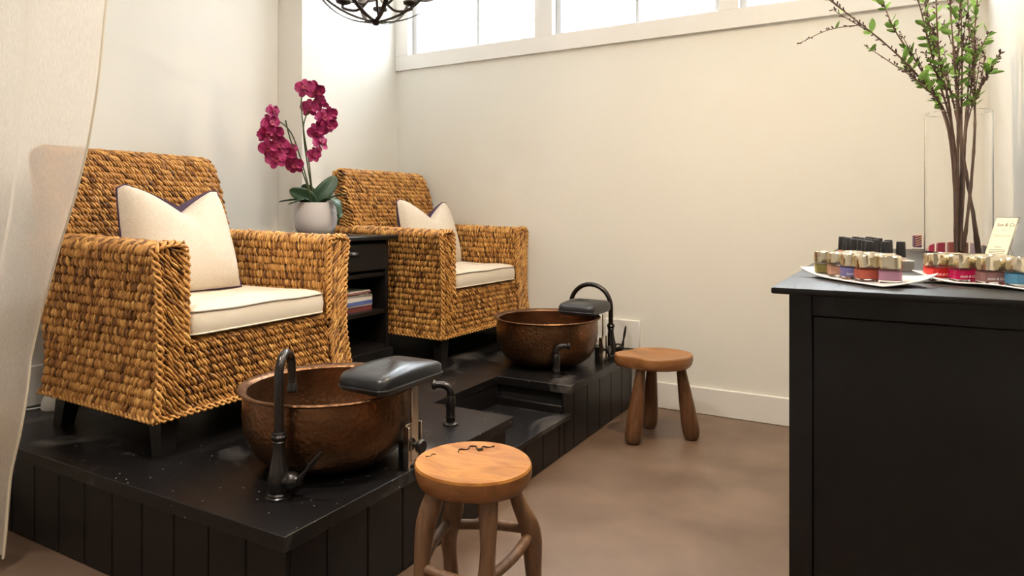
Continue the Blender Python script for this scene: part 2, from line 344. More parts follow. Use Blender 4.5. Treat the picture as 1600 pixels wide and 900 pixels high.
# ------------------------------------------------------------------ woven armchairs
def tri_mesh(name, V, Fq, m, parent, tone=None):
    me = bpy.data.meshes.new(name); nv, nf = len(V), len(Fq)
    me.vertices.add(nv); me.vertices.foreach_set('co', np.asarray(V, np.float32).ravel())
    me.loops.add(nf*3); me.loops.foreach_set('vertex_index', np.asarray(Fq, np.int32).ravel())
    me.polygons.add(nf); me.polygons.foreach_set('loop_start', np.arange(0, nf*3, 3, dtype=np.int32)); me.polygons.foreach_set('loop_total', np.full(nf, 3, np.int32))
    me.polygons.foreach_set('use_smooth', np.ones(nf, bool)); me.update(calc_edges=True)
    if tone is not None:
        a = me.attributes.new('tone', 'FLOAT', 'POINT'); a.data.foreach_set('value', np.asarray(tone, np.float32))
    me.materials.append(X[m]); return link(bpy.data.objects.new(name, me), parent)
def spindle():
    n = 6; rings = [(-0.62, 0.62), (0.0, 1.0), (0.62, 0.62)]; V = [(-1, 0, 0)]
    for a, r in rings:
        for k in range(n): V.append((a, r*math.cos(2*PI*k/n), r*math.sin(2*PI*k/n)))
    V.append((1, 0, 0)); F = []
    for k in range(n):
        F.append((0, 1+(k+1) % n, 1+k)); F.append((1+2*n+k, 1+2*n+(k+1) % n, 1+3*n))
        for j in range(2):
            a, b, c, d = 1+j*n+k, 1+j*n+(k+1) % n, 1+(j+1)*n+(k+1) % n, 1+(j+1)*n+k; F.append((a, b, c)); F.append((a, c, d))
    return np.array(V), np.array(F)
SPV, SPF = spindle()
def spindles(Cn, A, S, N, L, Wd, Tk, tone):
    n = len(Cn)
    V = Cn[:, None, :]+A[:, None, :]*(L[:, None]*SPV[None, :, 0])[..., None]+S[:, None, :]*(Wd[:, None]*SPV[None, :, 1])[..., None]+N[:, None, :]*(Tk[:, None]*SPV[None, :, 2])[..., None]
    F = SPF[None]+(np.arange(n)*len(SPV))[:, None, None]
    return V.reshape(-1, 3), F.reshape(-1, 3), np.repeat(tone, len(SPV))
def nrmz(a): return a/np.maximum(np.linalg.norm(a, axis=-1, keepdims=True), 1e-9)
def weave(fn, ctr, Lu, Lv, rowh, sp, ang, warp=0.055, thick=0.0085):
    """rows of slanted rope wraps over the surface fn(u,v)"""
    nr = max(1, int(round(Lv/rowh))); nc = max(1, int(round(Lu/sp)))
    J, I = np.meshgrid(np.arange(nr), np.arange(nc), indexing='ij'); J = J.ravel(); I = I.ravel()
    u = (I+0.5+0.5*(J % 2)*0.6+rng.normal(0, 0.07, len(I)))/nc; u = np.clip(u, 0.001, 0.999); v = (J+0.5+rng.normal(0, 0.04, len(J)))/nr
    h = 1e-3; c = fn(u, v)
    tu = nrmz(fn(np.clip(u+h, 0, 1), v)-fn(np.clip(u-h, 0, 1), v)); tv = nrmz(fn(u, np.clip(v+h, 0, 1))-fn(u, np.clip(v-h, 0, 1)))
    N = nrmz(np.cross(tu, tv)); sg = np.sign(np.sum(N*(c-ctr(c)), 1)); N = N*sg[:, None]
    tv2 = nrmz(tv-tu*np.sum(tv*tu, 1)[:, None])
    a = np.radians(ang+rng.normal(0, 5, len(I)))
    A = tu*np.cos(a)[:, None]+tv2*np.sin(a)[:, None]; S = np.cross(N, A)
    ph = np.sin(PI*(u*Lu/warp)+PI*0.5*(J % 2))
    c = c+N*(0.0009*ph+rng.normal(0, 0.0015, len(I)))[:, None]
    A = nrmz(A+N*rng.normal(0, 0.06, len(I))[:, None])
    rh, sp2 = Lv/nr, Lu/nc
    L = 0.5*rh/abs(math.sin(math.radians(ang)))*rng.normal(1.30, 0.07, len(I)); Wd = 0.5*sp2*abs(math.sin(math.radians(ang)))*rng.normal(1.0, 0.10, len(I)); Tk = thick*rng.normal(1, 0.1, len(I))
    tone = np.clip(rng.normal(0.36, 0.17, len(I))+0.02*ph, 0.0, 0.8)
    return spindles(c, A, S, N, L, Wd, Tk, tone)
def rope(path, r, pitch, twist=40):
    P = np.array([tuple(p) for p in path]); d = np.r_[0, np.cumsum(np.linalg.norm(np.diff(P, axis=0), axis=1))]
    n = int(d[-1]/pitch); s = (np.arange(n)+0.5)*d[-1]/n
    c = np.stack([np.interp(s, d, P[:, i]) for i in range(3)], 1); T = nrmz(np.stack([np.interp(s+0.004, d, P[:, i])-np.interp(s-0.004, d, P[:, i]) for i in range(3)], 1))
    up = np.where(np.abs(T[:, 2:3]) > 0.8, np.array([[0.8, 0.6, 0]]), np.array([[0, 0, 1.0]])); S = nrmz(np.cross(T, up)); N = np.cross(S, T)
    a = math.radians(twist); out = []
    for q in (0, 1, 2):
        an = 2*PI*q/3+0.5; R = S*math.cos(an)+N*math.sin(an); Q = np.cross(T, R)
        A = T*math.cos(a)+Q*math.sin(a)
        out.append((c+R*r*0.45, A, np.cross(R, A), R))
    Cn, A, S2, N2 = [np.concatenate([o_[i] for o_ in out]) for i in range(4)]
    m = len(Cn); one = np.ones(m)
    return spindles(Cn, A, S2, N2, one*pitch*0.95, one*r*0.62, one*r*0.6, np.clip(rng.normal(0.42, 0.10, m), 0, 0.9))
def merge(parts):
    V = []; F = []; T = []; k = 0
    for v, f, t in parts: V.append(v); F.append(f+k); T.append(t); k += len(v)
    return np.concatenate(V), np.concatenate(F), np.concatenate(T)
FX = 0.34
def cwarp(p):
    p = np.array(p, float); x, y, z = p[..., 0].copy(), p[..., 1].copy(), p[..., 2].copy()
    t = np.clip((FX-x)/0.68, 0, 1.3); s = 1-0.085*t
    fl = 0.020*np.clip((0.30-z)/0.17, 0, 1)**1.5
    y2 = y*s+np.sign(y)*fl*np.clip(np.abs(y)/0.42, 0, 1)**4; z2 = z+0.018*t*np.clip((z-0.45)/0.2, 0, 1)
    x2 = x-fl*1.2*np.clip((t-0.6)/0.4, 0, 1)+0.012*np.clip((0.30-z)/0.17, 0, 1)*np.clip(1-t*4, 0, 1)
    return np.stack([x2, y2, z2], -1)
def poly_param(pts):
    P = np.array(pts, float); d = np.r_[0, np.cumsum(np.linalg.norm(np.diff(P, axis=0), axis=1))]
    return (lambda v: np.stack([np.interp(v*d[-1], d, P[:, i]) for i in range(2)], -1)), d[-1]
ARM, ARML = poly_param([(0.42, 0.13), (0.418, 0.40), (0.422, 0.56), (0.432, 0.62), (0.437, 0.648), (0.430, 0.668), (0.408, 0.678), (0.36, 0.680), (0.336, 0.672), (0.327, 0.650), (0.325, 0.60), (0.325, 0.345)])
def back_x(z): return -0.235-0.175*np.clip((z-0.36)/0.625, -0.4, 1.1)
BK, BKL = poly_param([(-0.235, 0.345), (-0.300, 0.60), (-0.372, 0.85), (-0.412, 0.965), (-0.425, 0.993), (-0.45, 1.008), (-0.482, 1.008), (-0.506, 0.992), (-0.510, 0.965), (-0.465, 0.80), (-0.405, 0.60), (-0.36, 0.35), (-0.335, 0.13)])
def hb(z):
    z = np.asarray(z, float); b = np.where(z < 0.66, 0.418, 0.418-0.004*np.clip((z-0.66)/0.34, 0, 1))
    q = np.clip((z-0.955)/0.055, 0, 0.999); return b-0.045*(1-np.sqrt(1-q*q))
def arm_fn(sg):
    def fn(u, v):
        yz = ARM(np.asarray(v)); z = yz[..., 1]; xr = -0.335-0.135*np.clip((z-0.13)/0.55, 0, 1); xr = np.where(np.asarray(v) > 0.62, -0.33, xr)
        return cwarp(np.stack([xr*(1-u)+FX*u, sg*yz[..., 0], z], -1))
    return fn
def arm_ctr(sg):
    return lambda c: np.stack([c[:, 0], sg*0.372*(1-0.085*(FX-c[:, 0])/0.68), np.minimum(c[:, 2], 0.62)], -1)
def armfront_fn(sg):
    def fn(u, v):
        z = 0.13+0.535*np.asarray(u); yo = np.interp(z, [0.13, 0.4, 0.56, 0.62, 0.65, 0.67], [0.42, 0.418, 0.422, 0.43, 0.432, 0.42])-0.006
        yi = np.interp(z, [0.13, 0.6, 0.65, 0.67], [0.325, 0.325, 0.33, 0.345])+0.004
        return cwarp(np.stack([np.full(z.shape, FX), sg*(yi+(yo-yi)*v), z], -1))
    return fn
def back_fn(u, v):
    xz = BK(np.asarray(v)); z = xz[..., 1]; return cwarp(np.stack([xz[..., 0], (2*np.asarray(u)-1)*hb(z), z], -1))
def back_ctr(c): zz = np.minimum(c[:, 2], 0.95); return np.stack([back_x(zz)-0.048, c[:, 1], zz], -1)
def backside_fn(sg):
    def fn(u, v):
        z = 0.62+0.37*np.asarray(u); xi = np.interp(z, [0.345, 0.60, 0.85, 0.965, 1.0], [-0.235, -0.30, -0.372, -0.412, -0.44]); xo = np.interp(z, [0.60, 0.80, 0.965, 1.0], [-0.405, -0.465, -0.51, -0.49])
        return cwarp(np.stack([xi+(xo-xi)*v, sg*hb(z), z], -1))
    return fn
RL, RLL = poly_param([(0.334, 0.13), (0.334, 0.335), (0.328, 0.352), (0.312, 0.360), (0.20, 0.362)])
def rail_fn(u, v):
    xz = RL(np.asarray(v)); return cwarp(np.stack([xz[..., 0], (2*np.asarray(u)-1)*0.328, xz[..., 1]], -1))
def shell(mb, fn, ctr, nu=10, nv=24, off=0.004):
    U, Vv = np.meshgrid(np.linspace(0, 1, nu+1), np.linspace(0, 1, nv+1)); u, v = U.ravel(), Vv.ravel(); c = fn(u, v); h = 2e-3
    tu = fn(np.clip(u+h, 0, 1), v)-fn(np.clip(u-h, 0, 1), v); tv = fn(u, np.clip(v+h, 0, 1))-fn(u, np.clip(v-h, 0, 1))
    N = nrmz(np.cross(tu, tv)); N *= np.sign(np.sum(N*(c-ctr(c)), 1))[:, None]; c = c-N*off; F = []
    for j in range(nv):
        for i in range(nu): a = j*(nu+1)+i; F.append((a, a+1, a+nu+2, a+nu+1))
    mb.add([tuple(map(float, p)) for p in c], F)
back1 = lambda c: c-np.array([[1.0, 0, 0]])
def make_chair(label):
    t = thing('woven_armchair', label, 'armchair', (0, 0, 0), 0)
    for sg in (-1, 1):
        fa, ff = arm_fn(sg), armfront_fn(sg); m = MB(); shell(m, fa, arm_ctr(sg)); shell(m, ff, back1, 10, 4)
        a = m.build('arm', 'shell', t)
        V = merge([weave(fa, arm_ctr(sg), 0.74, ARML, 0.0305, 0.0120, 82), weave(ff, back1, 0.535, 0.095, 0.024, 0.017, 36, 0.05)])
        tag(tri_mesh('woven_strands', V[0], V[1], 'weave', a, V[2]), kind='stuff')
    m = MB(); shell(m, back_fn, back_ctr, 14, 40)
    for sg in (-1, 1): shell(m, backside_fn(sg), lambda c: c*np.array([[1, 0.5, 1]]), 8, 3)
    b = m.build('backrest', 'shell', t)
    ws = [weave(back_fn, back_ctr, 0.74, BKL, 0.0250, 0.0128, 124)]
    for sg in (-1, 1): ws.append(weave(backside_fn(sg), lambda c: c*np.array([[1, 0.5, 1]]), 0.38, 0.10, 0.025, 0.020, 45*1.0))
    V = merge(ws); tag(tri_mesh('woven_strands', V[0], V[1], 'weave', b, V[2]), kind='stuff')
    m = MB(); shell(m, rail_fn, back1, 10, 10); m.box(-0.33, 0.32, -0.375, 0.375, 0.135, 0.15); m.box(-0.25, 0.30, -0.33, 0.33, 0.330, 0.355)
    r_ = m.build('seat_rail', 'shell', t)
    V = weave(rail_fn, lambda c: c-np.array([[0.7, 0, 0.7]]), 0.656, RLL, 0.0265, 0.0128, 122)
    tag(tri_mesh('woven_strands', V[0], V[1], 'weave', r_, V[2]), kind='stuff')
    # braided edges: up the arm fronts, round the hem
    rp = []
    for sg in (-1, 1):
        v = np.linspace(0, 1, 60); yz = ARM(v); p = cwarp(np.stack([np.full(60, FX+0.002), sg*yz[:, 0], yz[:, 1]], -1)); rp.append(rope(p, 0.0115, 0.024, 38*sg))
    hem = [(FX, -0.42), (FX, 0.42), (-0.335, 0.42), (-0.335, -0.42), (FX, -0.42)]; q = []
    for a, b_ in zip(hem[:-1], hem[1:]):
        for k in range(24): q.append((a[0]+(b_[0]-a[0])*k/24, a[1]+(b_[1]-a[1])*k/24, 0.131))
    rp.append(rope(cwarp(np.array(q+[q[0]])), 0.009, 0.024, 35))
    V = merge(rp); tag(tri_mesh('edge_braid', V[0], V[1], 'weave', t, V[2]), kind='stuff')
    for (x0, y0, x1, y1) in ((0.285, -0.365, 0.295, -0.372), (0.285, 0.365, 0.295, 0.372), (-0.285, -0.335, -0.322, -0.345), (-0.285, 0.335, -0.322, 0.345)):
        m = MB(); a, b_ = 0.034, 0.024
        V = [(x0+sx*a, y0+sy*a, 0.17) for sx, sy in ((-1, -1), (1, -1), (1, 1), (-1, 1))]+[(x1+sx*b_, y1+sy*b_, 0.0) for sx, sy in ((-1, -1), (1, -1), (1, 1), (-1, 1))]
        m.add(V, [(0, 1, 2, 3), (7, 6, 5, 4), (0, 4, 5, 1), (1, 5, 6, 2), (2, 6, 7, 3), (3, 7, 4, 0)]); m.build('leg', 'legs', t, merge=True)
    return t
def place_front(fc, th): return (fc[0]-FX*math.cos(th), fc[1]-FX*math.sin(th), PT)
th1, th2 = math.radians(1.2), math.radians(-2.0)
p1, p2 = place_front((-2.030, 1.735), th1), place_front((-2.040, 3.305), th2)
ch1 = make_chair('golden woven rope armchair beside the sheer curtain, arms wide and legs black')
ch1['group'] = 'woven armchairs on the platform'
ch2 = dup(ch1, 'golden woven rope armchair in the corner under the window', p2, th2)
ch1.location = p1; ch1.rotation_euler = (0, 0, th1)
# seat cushions
def rrect(hx, hy, r, n=6):
    P = []
    for cx, cy, a0 in ((hx-r, hy-r, 0), (-hx+r, hy-r, PI/2), (-hx+r, -hy+r, PI), (hx-r, -hy+r, 1.5*PI)):
        for k in range(n+1): a = a0+k*PI/2/n; P.append((cx+r*math.cos(a), cy+r*math.sin(a)))
    # refine straight runs
    Q = []
    for i in range(len(P)):
        a, b = P[i], P[(i+1) % len(P)]; d = math.hypot(b[0]-a[0], b[1]-a[1]); m = max(1, int(d/0.05))
        for k in range(m): Q.append((a[0]+(b[0]-a[0])*k/m, a[1]+(b[1]-a[1])*k/m))
    return Q
def seat_cushion(label, loc, rz, seed):
    t = thing('seat_cushion', label, 'cushion', loc, rz, 'cream seat cushions'); rr = random.Random(seed)
    hx, hy, h = 0.288, 0.314, 0.082; out = [(x_, y_*(1-0.075*(hx-x_)/(2*hx))) for x_, y_ in rrect(hx, hy, 0.045)]; n = len(out); V = []; F = []
    lev = [(1.0, 0.004), (1.012, 0.02), (1.016, 0.042), (1.008, 0.064), (1.0, 0.076), (0.985, 0.083), (0.94, 0.090), (0.85, 0.097), (0.7, 0.102), (0.5, 0.103), (0.3, 0.101), (0.12, 0.099)]
    dents = [(rr.uniform(-0.15, 0.15), rr.uniform(-0.2, 0.2)) for _ in range(4)]
    def dz(x, y): return -sum(0.010*math.exp(-((x-a)**2+(y-b)**2)/0.006) for a, b in dents)+0.003*math.sin(9*x+seed)*math.sin(8*y+2*seed)
    for s_, z in lev:
        for x, y in out: V.append((x*s_, y*s_, z+(dz(x*s_, y*s_) if z > 0.08 else 0.002*math.sin(20*y+seed)*(z/0.08))))
    V.append((0, 0, 0.099+dz(0, 0))); V.append((0, 0, 0.003))
    for j in range(len(lev)-1):
        for i in range(n): F.append((j*n+i, j*n+(i+1) % n, (j+1)*n+(i+1) % n, (j+1)*n+i))
    L = (len(lev)-1)*n
    for i in range(n): F.append((L+i, L+(i+1) % n, len(V)-2)); F.append(((i+1) % n, i, len(V)-1))
    m = MB(); m.add(V, F); m.build('cover', 'canvas', t, 60)
    for s_, z in ((1.004, 0.078), (1.004, 0.006)):
        p = [(x*s_, y*s_, z+0.002*math.sin(20*y+seed)*(z/0.08)) for x, y in out]; m = MB(); m.tube(p+[p[0]], 0.0032, 6, False); m.build('piping', 'pipe_grey' if z > 0.05 else 'canvas', t)
    return t
def local(p, th, x, y, z): return (p[0]+x*math.cos(th)-y*math.sin(th), p[1]+x*math.sin(th)+y*math.cos(th), p[2]+z)
seat_cushion('cream canvas seat cushion in the armchair beside the sheer curtain', local(p1, th1, 0.055, 0, 0.372), th1, 1)
seat_cushion('cream canvas seat cushion in the corner armchair', local(p2, th2, 0.055, 0, 0.372), th2, 5)
# throw pillows with a chopped top
def throw_pillow(label, loc, rz, lean, w, h, nd, nx, seed):
    t = thing('throw_pillow', label, 'pillow', loc, rz, 'linen throw pillows'); N = 28
    cl, sl = math.cos(lean), math.sin(lean)
    def pt(u, v, s, notch):
        U, Vv = 2*u-1, 2*v-1
        pin = 1-0.055*(1-abs(Vv)**2)                                  # sides bow in a little between the corners
        y = U*w/2*pin; z = v*h
        g = max(0.0, 1-abs(U-nx)/0.95)**1.25; z -= notch*g*v**3; y *= 1-0.13*v**3; z += 0.0*v
        z -= 0.05*max(0, abs(U)-0.86)/0.14*0.25*v**4
        y -= 0.02*g*(U-nx)*v*v
        e = max(0, (1-abs(U)**2.6))**0.55*max(0, (1-abs(Vv)**2.6))**0.55
        th = 0.105*e*(1-0.55*g*v**2)
        fold = 0.010*math.exp(-((U-nx-0.55*(1-v))/0.10)**2)*v*v*(1-v)*4*0.6+0.010*math.exp(-((U-nx+0.7*(1-v))/0.10)**2)*v*v*(1-v)*4*0.6
        x = s*th-(fold*e if s > 0 else 0)-0.012*g*v**3*(1 if s > 0 else 0.3)
        x += 0.003*math.sin(5*U+seed)*math.sin(4*Vv+seed)*e
        return (x*cl-z*sl, y, z*cl+x*sl)
    m = MB(); m.grid(lambda u, v: pt(u, v, 1, nd), N, N); m.build('front_panel', 'linen', t, 70)
    m = MB(); m.grid(lambda u, v: pt(u, v, -1, nd*0.72), N, N, True)
    m.grid(lambda u, v: tuple(Vector(pt(u, 1, 1, nd)).lerp(Vector(pt(u, 1, -1, nd*0.72)), v)), N, 3)
    m.build('back_panel', 'purple', t, 70)
    ring = [pt(i/N, 0, 0, nd) for i in range(N)]+[pt(1, i/N, 0, nd) for i in range(N)]+[pt(1-i/N, 1, 1, nd) for i in range(N)]+[pt(0, 1-i/N, 0, nd) for i in range(N)]
    m = MB(); m.tube(ring+[ring[0]], 0.0035, 6, False); m.build('piping', 'pipe_purple', t)
    return t
throw_pillow('large linen throw pillow with aubergine back, in the armchair beside the curtain', local(p1, th1, -0.03, -0.045, 0.473), th1+math.radians(-4), 0.30, 0.475, 0.43, 0.115, 0.12, 1)
throw_pillow('linen throw pillow with deep chopped top in the corner armchair', local(p2, th2, -0.035, 0.0, 0.473), th2+math.radians(-8), 0.30, 0.46, 0.40, 0.14, 0.10, 4)
# ------------------------------------------------------------------ copper foot basins
def basin(label, loc):
    t = thing('foot_basin', label, 'basin', loc, 0, 'copper foot basins')
    R = 0.268
    outer = [(0.0, 0.0), (0.10, 0.0), (0.150, 0.004), (0.190, 0.020), (0.222, 0.045), (0.244, 0.080), (0.257, 0.120), (0.262, 0.165), (0.260, 0.205), (0.258, 0.232)]
    inner = [(0.250, 0.232), (0.252, 0.205), (0.254, 0.165), (0.249, 0.122), (0.236, 0.084), (0.214, 0.052), (0.182, 0.030), (0.14, 0.016), (0.0, 0.012)]
    b = MB(); b.lathe(outer+inner, n=72); b.build('bowl', 'copper', t, 50, merge=True)
    rim = MB(); rp = [(0.251, 0.230), (0.263, 0.233), (0.274, 0.238), (0.277, 0.241), (0.274, 0.245), (0.260, 0.243), (0.252, 0.239), (0.2485, 0.234)]
    rim.lathe(rp, n=72, closed=True); rim.build('rim', 'copper', t, 60)
    return t
bs = basin('hammered copper foot basin in front of the armchair beside the curtain', (-1.576, 1.602, PT))
dup(bs, 'hammered copper foot basin in front of the corner armchair', (-1.591, 3.163, PT))
# ------------------------------------------------------------------ gooseneck faucets
def faucet(label, loc, rz, reach, hz, lever, tilt=0.70):
    t = thing('gooseneck_faucet', label, 'faucet', loc, rz, 'bronze gooseneck faucets')
    MB().lathe([(0, 0), (0.036, 0), (0.036, 0.006), (0.032, 0.009), (0.033, 0.013), (0.029, 0.017), (0, 0.017)], n=28).build('base', 'bronze', t)
    MB().lathe([(0, 0.014), (0.027, 0.014), (0.030, 0.030), (0.030, 0.055), (0.025, 0.085), (0.018, 0.115), (0.0155, 0.140), (0.0155, 0.152), (0, 0.152)], n=28).build('body', 'bronze', t)
    MB().lathe([(0, 0.150), (0.017, 0.150), (0.019, 0.153), (0.016, 0.157), (0.021, 0.162), (0.022, 0.168), (0.018, 0.174), (0.019, 0.178), (0.014, 0.181), (0, 0.181)], n=28).build('collar', 'bronze', t)
    r = reach/2; zc = hz-r; p = [(0, 0, 0.175), (0, 0, 0.175+(zc-0.175)*0.6), (0, 0, zc)]+[(r-r*math.cos(a), 0, zc+r*math.sin(a)) for a in np.linspace(0.15, PI*0.97, 18)]
    ex, ez = p[-1][0], p[-1][2]; p += [(ex+0.002, 0, ez-0.02), (ex+0.004, 0, ez-0.045)]
    MB().tube(p, [0.013]*3+[0.0125]*18+[0.0115, 0.0105], 14).build('spout', 'bronze', t)
    MB().lathe([(0, 0.0), (0.011, 0.0), (0.0125, -0.006), (0.010, -0.010), (0.014, -0.022), (0.016, -0.033), (0.013, -0.038), (0, -0.038)], (ex+0.005, 0, ez-0.040), n=20).build('nozzle', 'bronze', t)
    d = Vector(lever).normalized(); M = d.to_track_quat('Z', 'Y').to_matrix()
    v = MB(); v.lathe([(0, 0), (0.017, 0), (0.019, 0.02), (0.024, 0.038), (0.022, 0.052), (0.014, 0.060), (0.012, 0.066), (0, 0.068)], (0, 0, 0.048), 20, M); v.build('valve', 'bronze', t)
    e = Vector((0, 0, 0.048))+d*0.062; up = (Vector((0, 0, 1))*0.72+d*tilt).normalized()
    l = MB(); l.tube([e-up*0.022+d*0.0, e-up*0.012, e, e+up*0.025, e+up*0.04, e+up*0.075, e+up*0.108, e+up*0.118], [0.004, 0.008, 0.009, 0.007, 0.0045, 0.007, 0.0055, 0.002], 12); l.build('lever', 'bronze', t)
    return t
faucet('bronze gooseneck faucet standing at the corner of the platform', (-1.484, 1.316, PT), math.radians(118), 0.098, 0.385, (-0.35, -1, 0.10))
faucet('bronze gooseneck faucet behind the padded footrest by the wall', (-1.360, 3.468, PT), math.radians(180), 0.235, 0.385, (-0.869, -0.494, 0.05), 0.12)
# hand sprayers
def sprayer(label, loc, rz):
    t = thing('hand_sprayer', label, 'sprayer', loc, rz, 'bronze hand sprayers')
    MB().lathe([(0, 0), (0.029, 0), (0.028, 0.006), (0.021, 0.011), (0, 0.011)], n=24).build('base', 'bronze', t)
    MB().lathe([(0, 0.008), (0.017, 0.008), (0.0165, 0.028), (0.019, 0.030), (0.017, 0.034), (0.0165, 0.055), (0.019, 0.075), (0.018, 0.100), (0.014, 0.108), (0, 0.108)], n=24).build('body', 'bronze', t)
    MB().tube(smooth_path([(0, 0, 0.098), (0.0, 0, 0.122), (0.012, 0, 0.140), (0.036, 0, 0.147), (0.056, 0, 0.146)], 4), [0.0145]*5+[0.0135]*6+[0.0125]*4+[0.013, 0.013], 14).build('neck', 'bronze', t)
    m = Vector((1, 0, 0.05)).normalized().to_track_quat('Z', 'Y').to_matrix()
    MB().lathe([(0, 0), (0.013, 0), (0.017, 0.004), (0.018, 0.012), (0.013, 0.016), (0.0, 0.016)], (0.052, 0, 0.146), 20, m).build('spray_head', 'bronze', t)
    return t
sprayer('short bronze hand sprayer beside the recessed step, near the teak stool with four legs', (-1.44, 2.075, PT), math.radians(208))
sprayer('short bronze hand sprayer in front of the far copper basin', (-1.424, 2.928, PT), math.radians(22))
# padded footrests
def footrest(label, loc, rz, pad):
    t = thing('padded_footrest', label, 'footrest', loc, rz, 'padded footrests')
    x0, x1, y0, y1 = pad; cx, cy, hx, hy = (x0+x1)/2, (y0+y1)/2, (x1-x0)/2, (y1-y0)/2
    out = rrect(hx, hy, 0.035, 6); n = len(out); m = MB(); V = []; F = []
    lev = [(0.86, 0.255), (0.95, 0.256), (0.985, 0.261), (0.995, 0.272), (1.0, 0.286), (0.985, 0.297), (0.94, 0.305), (0.84, 0.311), (0.66, 0.315), (0.4, 0.318), (0.15, 0.319)]
    def ht(y): q = (y/hy); return 0.010*(0.75-q*q)
    for s_, z in lev:
        for x, y in out: V.append((cx+x*s_, cy+y*s_, z+ht(y)*max(0, (z-0.265)/0.05)))
    V += [(cx, cy, 0.319+ht(0)), (cx, cy, 0.255)]
    for j in range(len(lev)-1):
        for i in range(n): F.append((j*n+i, j*n+(i+1) % n, (j+1)*n+(i+1) % n, (j+1)*n+i))
    L = (len(lev)-1)*n
    for i in range(n): F.append((L+i, L+(i+1) % n, len(V)-2)); F.append(((i+1) % n, i, len(V)-1))
    m.add(V, F); pd = m.build('pad', 'vinyl', t, 70)
    p = [(cx+x*1.002, cy+y*1.002, 0.272+ht(y)*0.1) for x, y in out]; m = MB(); m.tube(p+[p[0]], 0.0035, 6, False); m.build('piping', 'vinyl', pd)
    MB().box(cx-hx*0.75, cx+hx*0.75, cy-hy*0.8, cy+hy*0.8, 0.2485, 0.2555, 0.002).build('pad_board', 'plastic', t)
    MB().box(-0.004, 0.004, -0.002, 0.030, 0.02, 0.2485, 0.001).build('post', 'chrome', t)
    br = MB(); br.box(-0.010, -0.004, -0.020, 0.042, 0.004, 0.135, 0.001); br.box(-0.012, 0.010, -0.026, -0.018, 0.0, 0.130, 0.001); br.box(-0.012, 0.010, 0.036, 0.042, 0.0, 0.135, 0.001)
    b = br.build('bracket', 'chrome', t)
    for z in (0.02, 0.078):
        for y in (-0.012, 0.022):
            MB().lathe([(0, 0), (0.004, 0), (0.0035, 0.003), (0, 0.0035)], (-0.004+0.0, y, z), 10, Matrix.Rotation(PI/2, 3, 'Y')).build('screw', 'chrome', b)
    MB().box(-0.040, -0.012, -0.016, 0.030, 0.0, 0.080, 0.003).build('clamp_block', 'plastic', t)
    kn = MB(); kn.lathe([(0, 0), (0.008, 0), (0.008, 0.012), (0.020, 0.014), (0.022, 0.024), (0.018, 0.030), (0, 0.030)], (0.004, 0.015, 0.065), 20, Matrix.Rotation(PI/2, 3, 'Y')); kn.build('knob', 'plastic', t)
    return t
footrest('black vinyl padded footrest over the copper basin near the platform corner', (-1.303, 1.668, PT), 0, (-0.152, 0.033, -0.173, 0.137))
footrest('black vinyl padded footrest over the far copper basin by the wall', (-1.345, 3.318, PT), 0, (-0.195, 0.005, -0.150, 0.120))
# ------------------------------------------------------------------ stools
def stool_seat(t, cx, cy, out_fn, z1, th, dish, mtop, medge, n=48):
    rings = [(0.04, 0), (0.25, 0), (0.45, 0), (0.65, 0), (0.82, 0), (0.93, 0)]; V = []; F = []
    def zt(s_): return z1-dish*(1-min(1, s_/0.95)**2)
    lev = [(s_, zt(s_)) for s_, _ in rings]+[(0.98, z1+0.000), (1.0, z1-0.006)]
    for s_, z in lev:
        for k in range(n): a = 2*PI*k/n; r = out_fn(a); V.append((cx+r*s_*math.cos(a), cy+r*s_*math.sin(a), z))
    V.append((cx, cy, z1-dish)); c = len(V)-1
    for j in range(len(lev)-1):
        for i in range(n): F.append((j*n+i, (j+1)*n+i, (j+1)*n+(i+1) % n, j*n+(i+1) % n))
    for i in range(n): F.append((c, i, (i+1) % n))
    m = MB(t.location); m.add(V, F); top = m.build('seat', mtop, t, 50)
    V = []; F = []; lev = [(1.0, z1-0.006), (1.006, z1-th*0.45), (0.985, z1-th*0.75), (0.93, z1-th), (0.5, z1-th), (0.02, z1-th)]
    for j, (s_, z) in enumerate(lev):
        for k in range(n):
            a = 2*PI*k/n; r = out_fn(a)*(s_-(0.02*max(0, math.sin(5*a+1))**4 if 0 < j < 4 else 0)); V.append((cx+r*math.cos(a), cy+r*math.sin(a), z))
    for j in range(len(lev)-1):
        for i in range(n): F.append((j*n+i, (j+1)*n+i, (j+1)*n+(i+1) % n, j*n+(i+1) % n))
    m = MB(t.location); m.add(V, F); m.build('seat_edge', medge, t, 60, merge=True)
    return top
SX, SY = -0.965, 1.495
s1 = thing('teak_stool', 'round honey teak stool with four crooked legs and stretchers beside the platform', 'stool', (SX, SY, 0))
def of1(a): return 0.152*(1+0.025*math.cos(2*a+0.6)+0.012*math.cos(3*a+1.0))
top = stool_seat(s1, SX, SY, of1, 0.452, 0.052, 0.010, 'seatwood', 'bark')
random.seed(3)
def crack(parent, pts, w):
    for a, b in zip(pts[:-1], pts[1:]):
        pass
    m = MB(s1.location); m.tube(smooth_path(pts, 3), [w*random.uniform(0.5, 1.3) for _ in range(3*(len(pts)-1)+1)], 5); return m.build('crack', 'crack', parent)
def sp(dx, dy): return (SX+dx, SY+dy, 0.4445+0.0085*min(1, (dx*dx+dy*dy)/0.0205))
crack(top, [sp(-0.078, 0.045), sp(-0.085, 0.062), sp(-0.066, 0.072), sp(-0.072, 0.092), sp(-0.056, 0.100), sp(-0.045, 0.088), sp(-0.034, 0.095), sp(-0.04, 0.108), sp(-0.022, 0.112), sp(-0.012, 0.124)], 0.0022)
crack(top, [sp(-0.048, 0.09), sp(-0.036, 0.082), sp(-0.028, 0.092)], 0.0018)
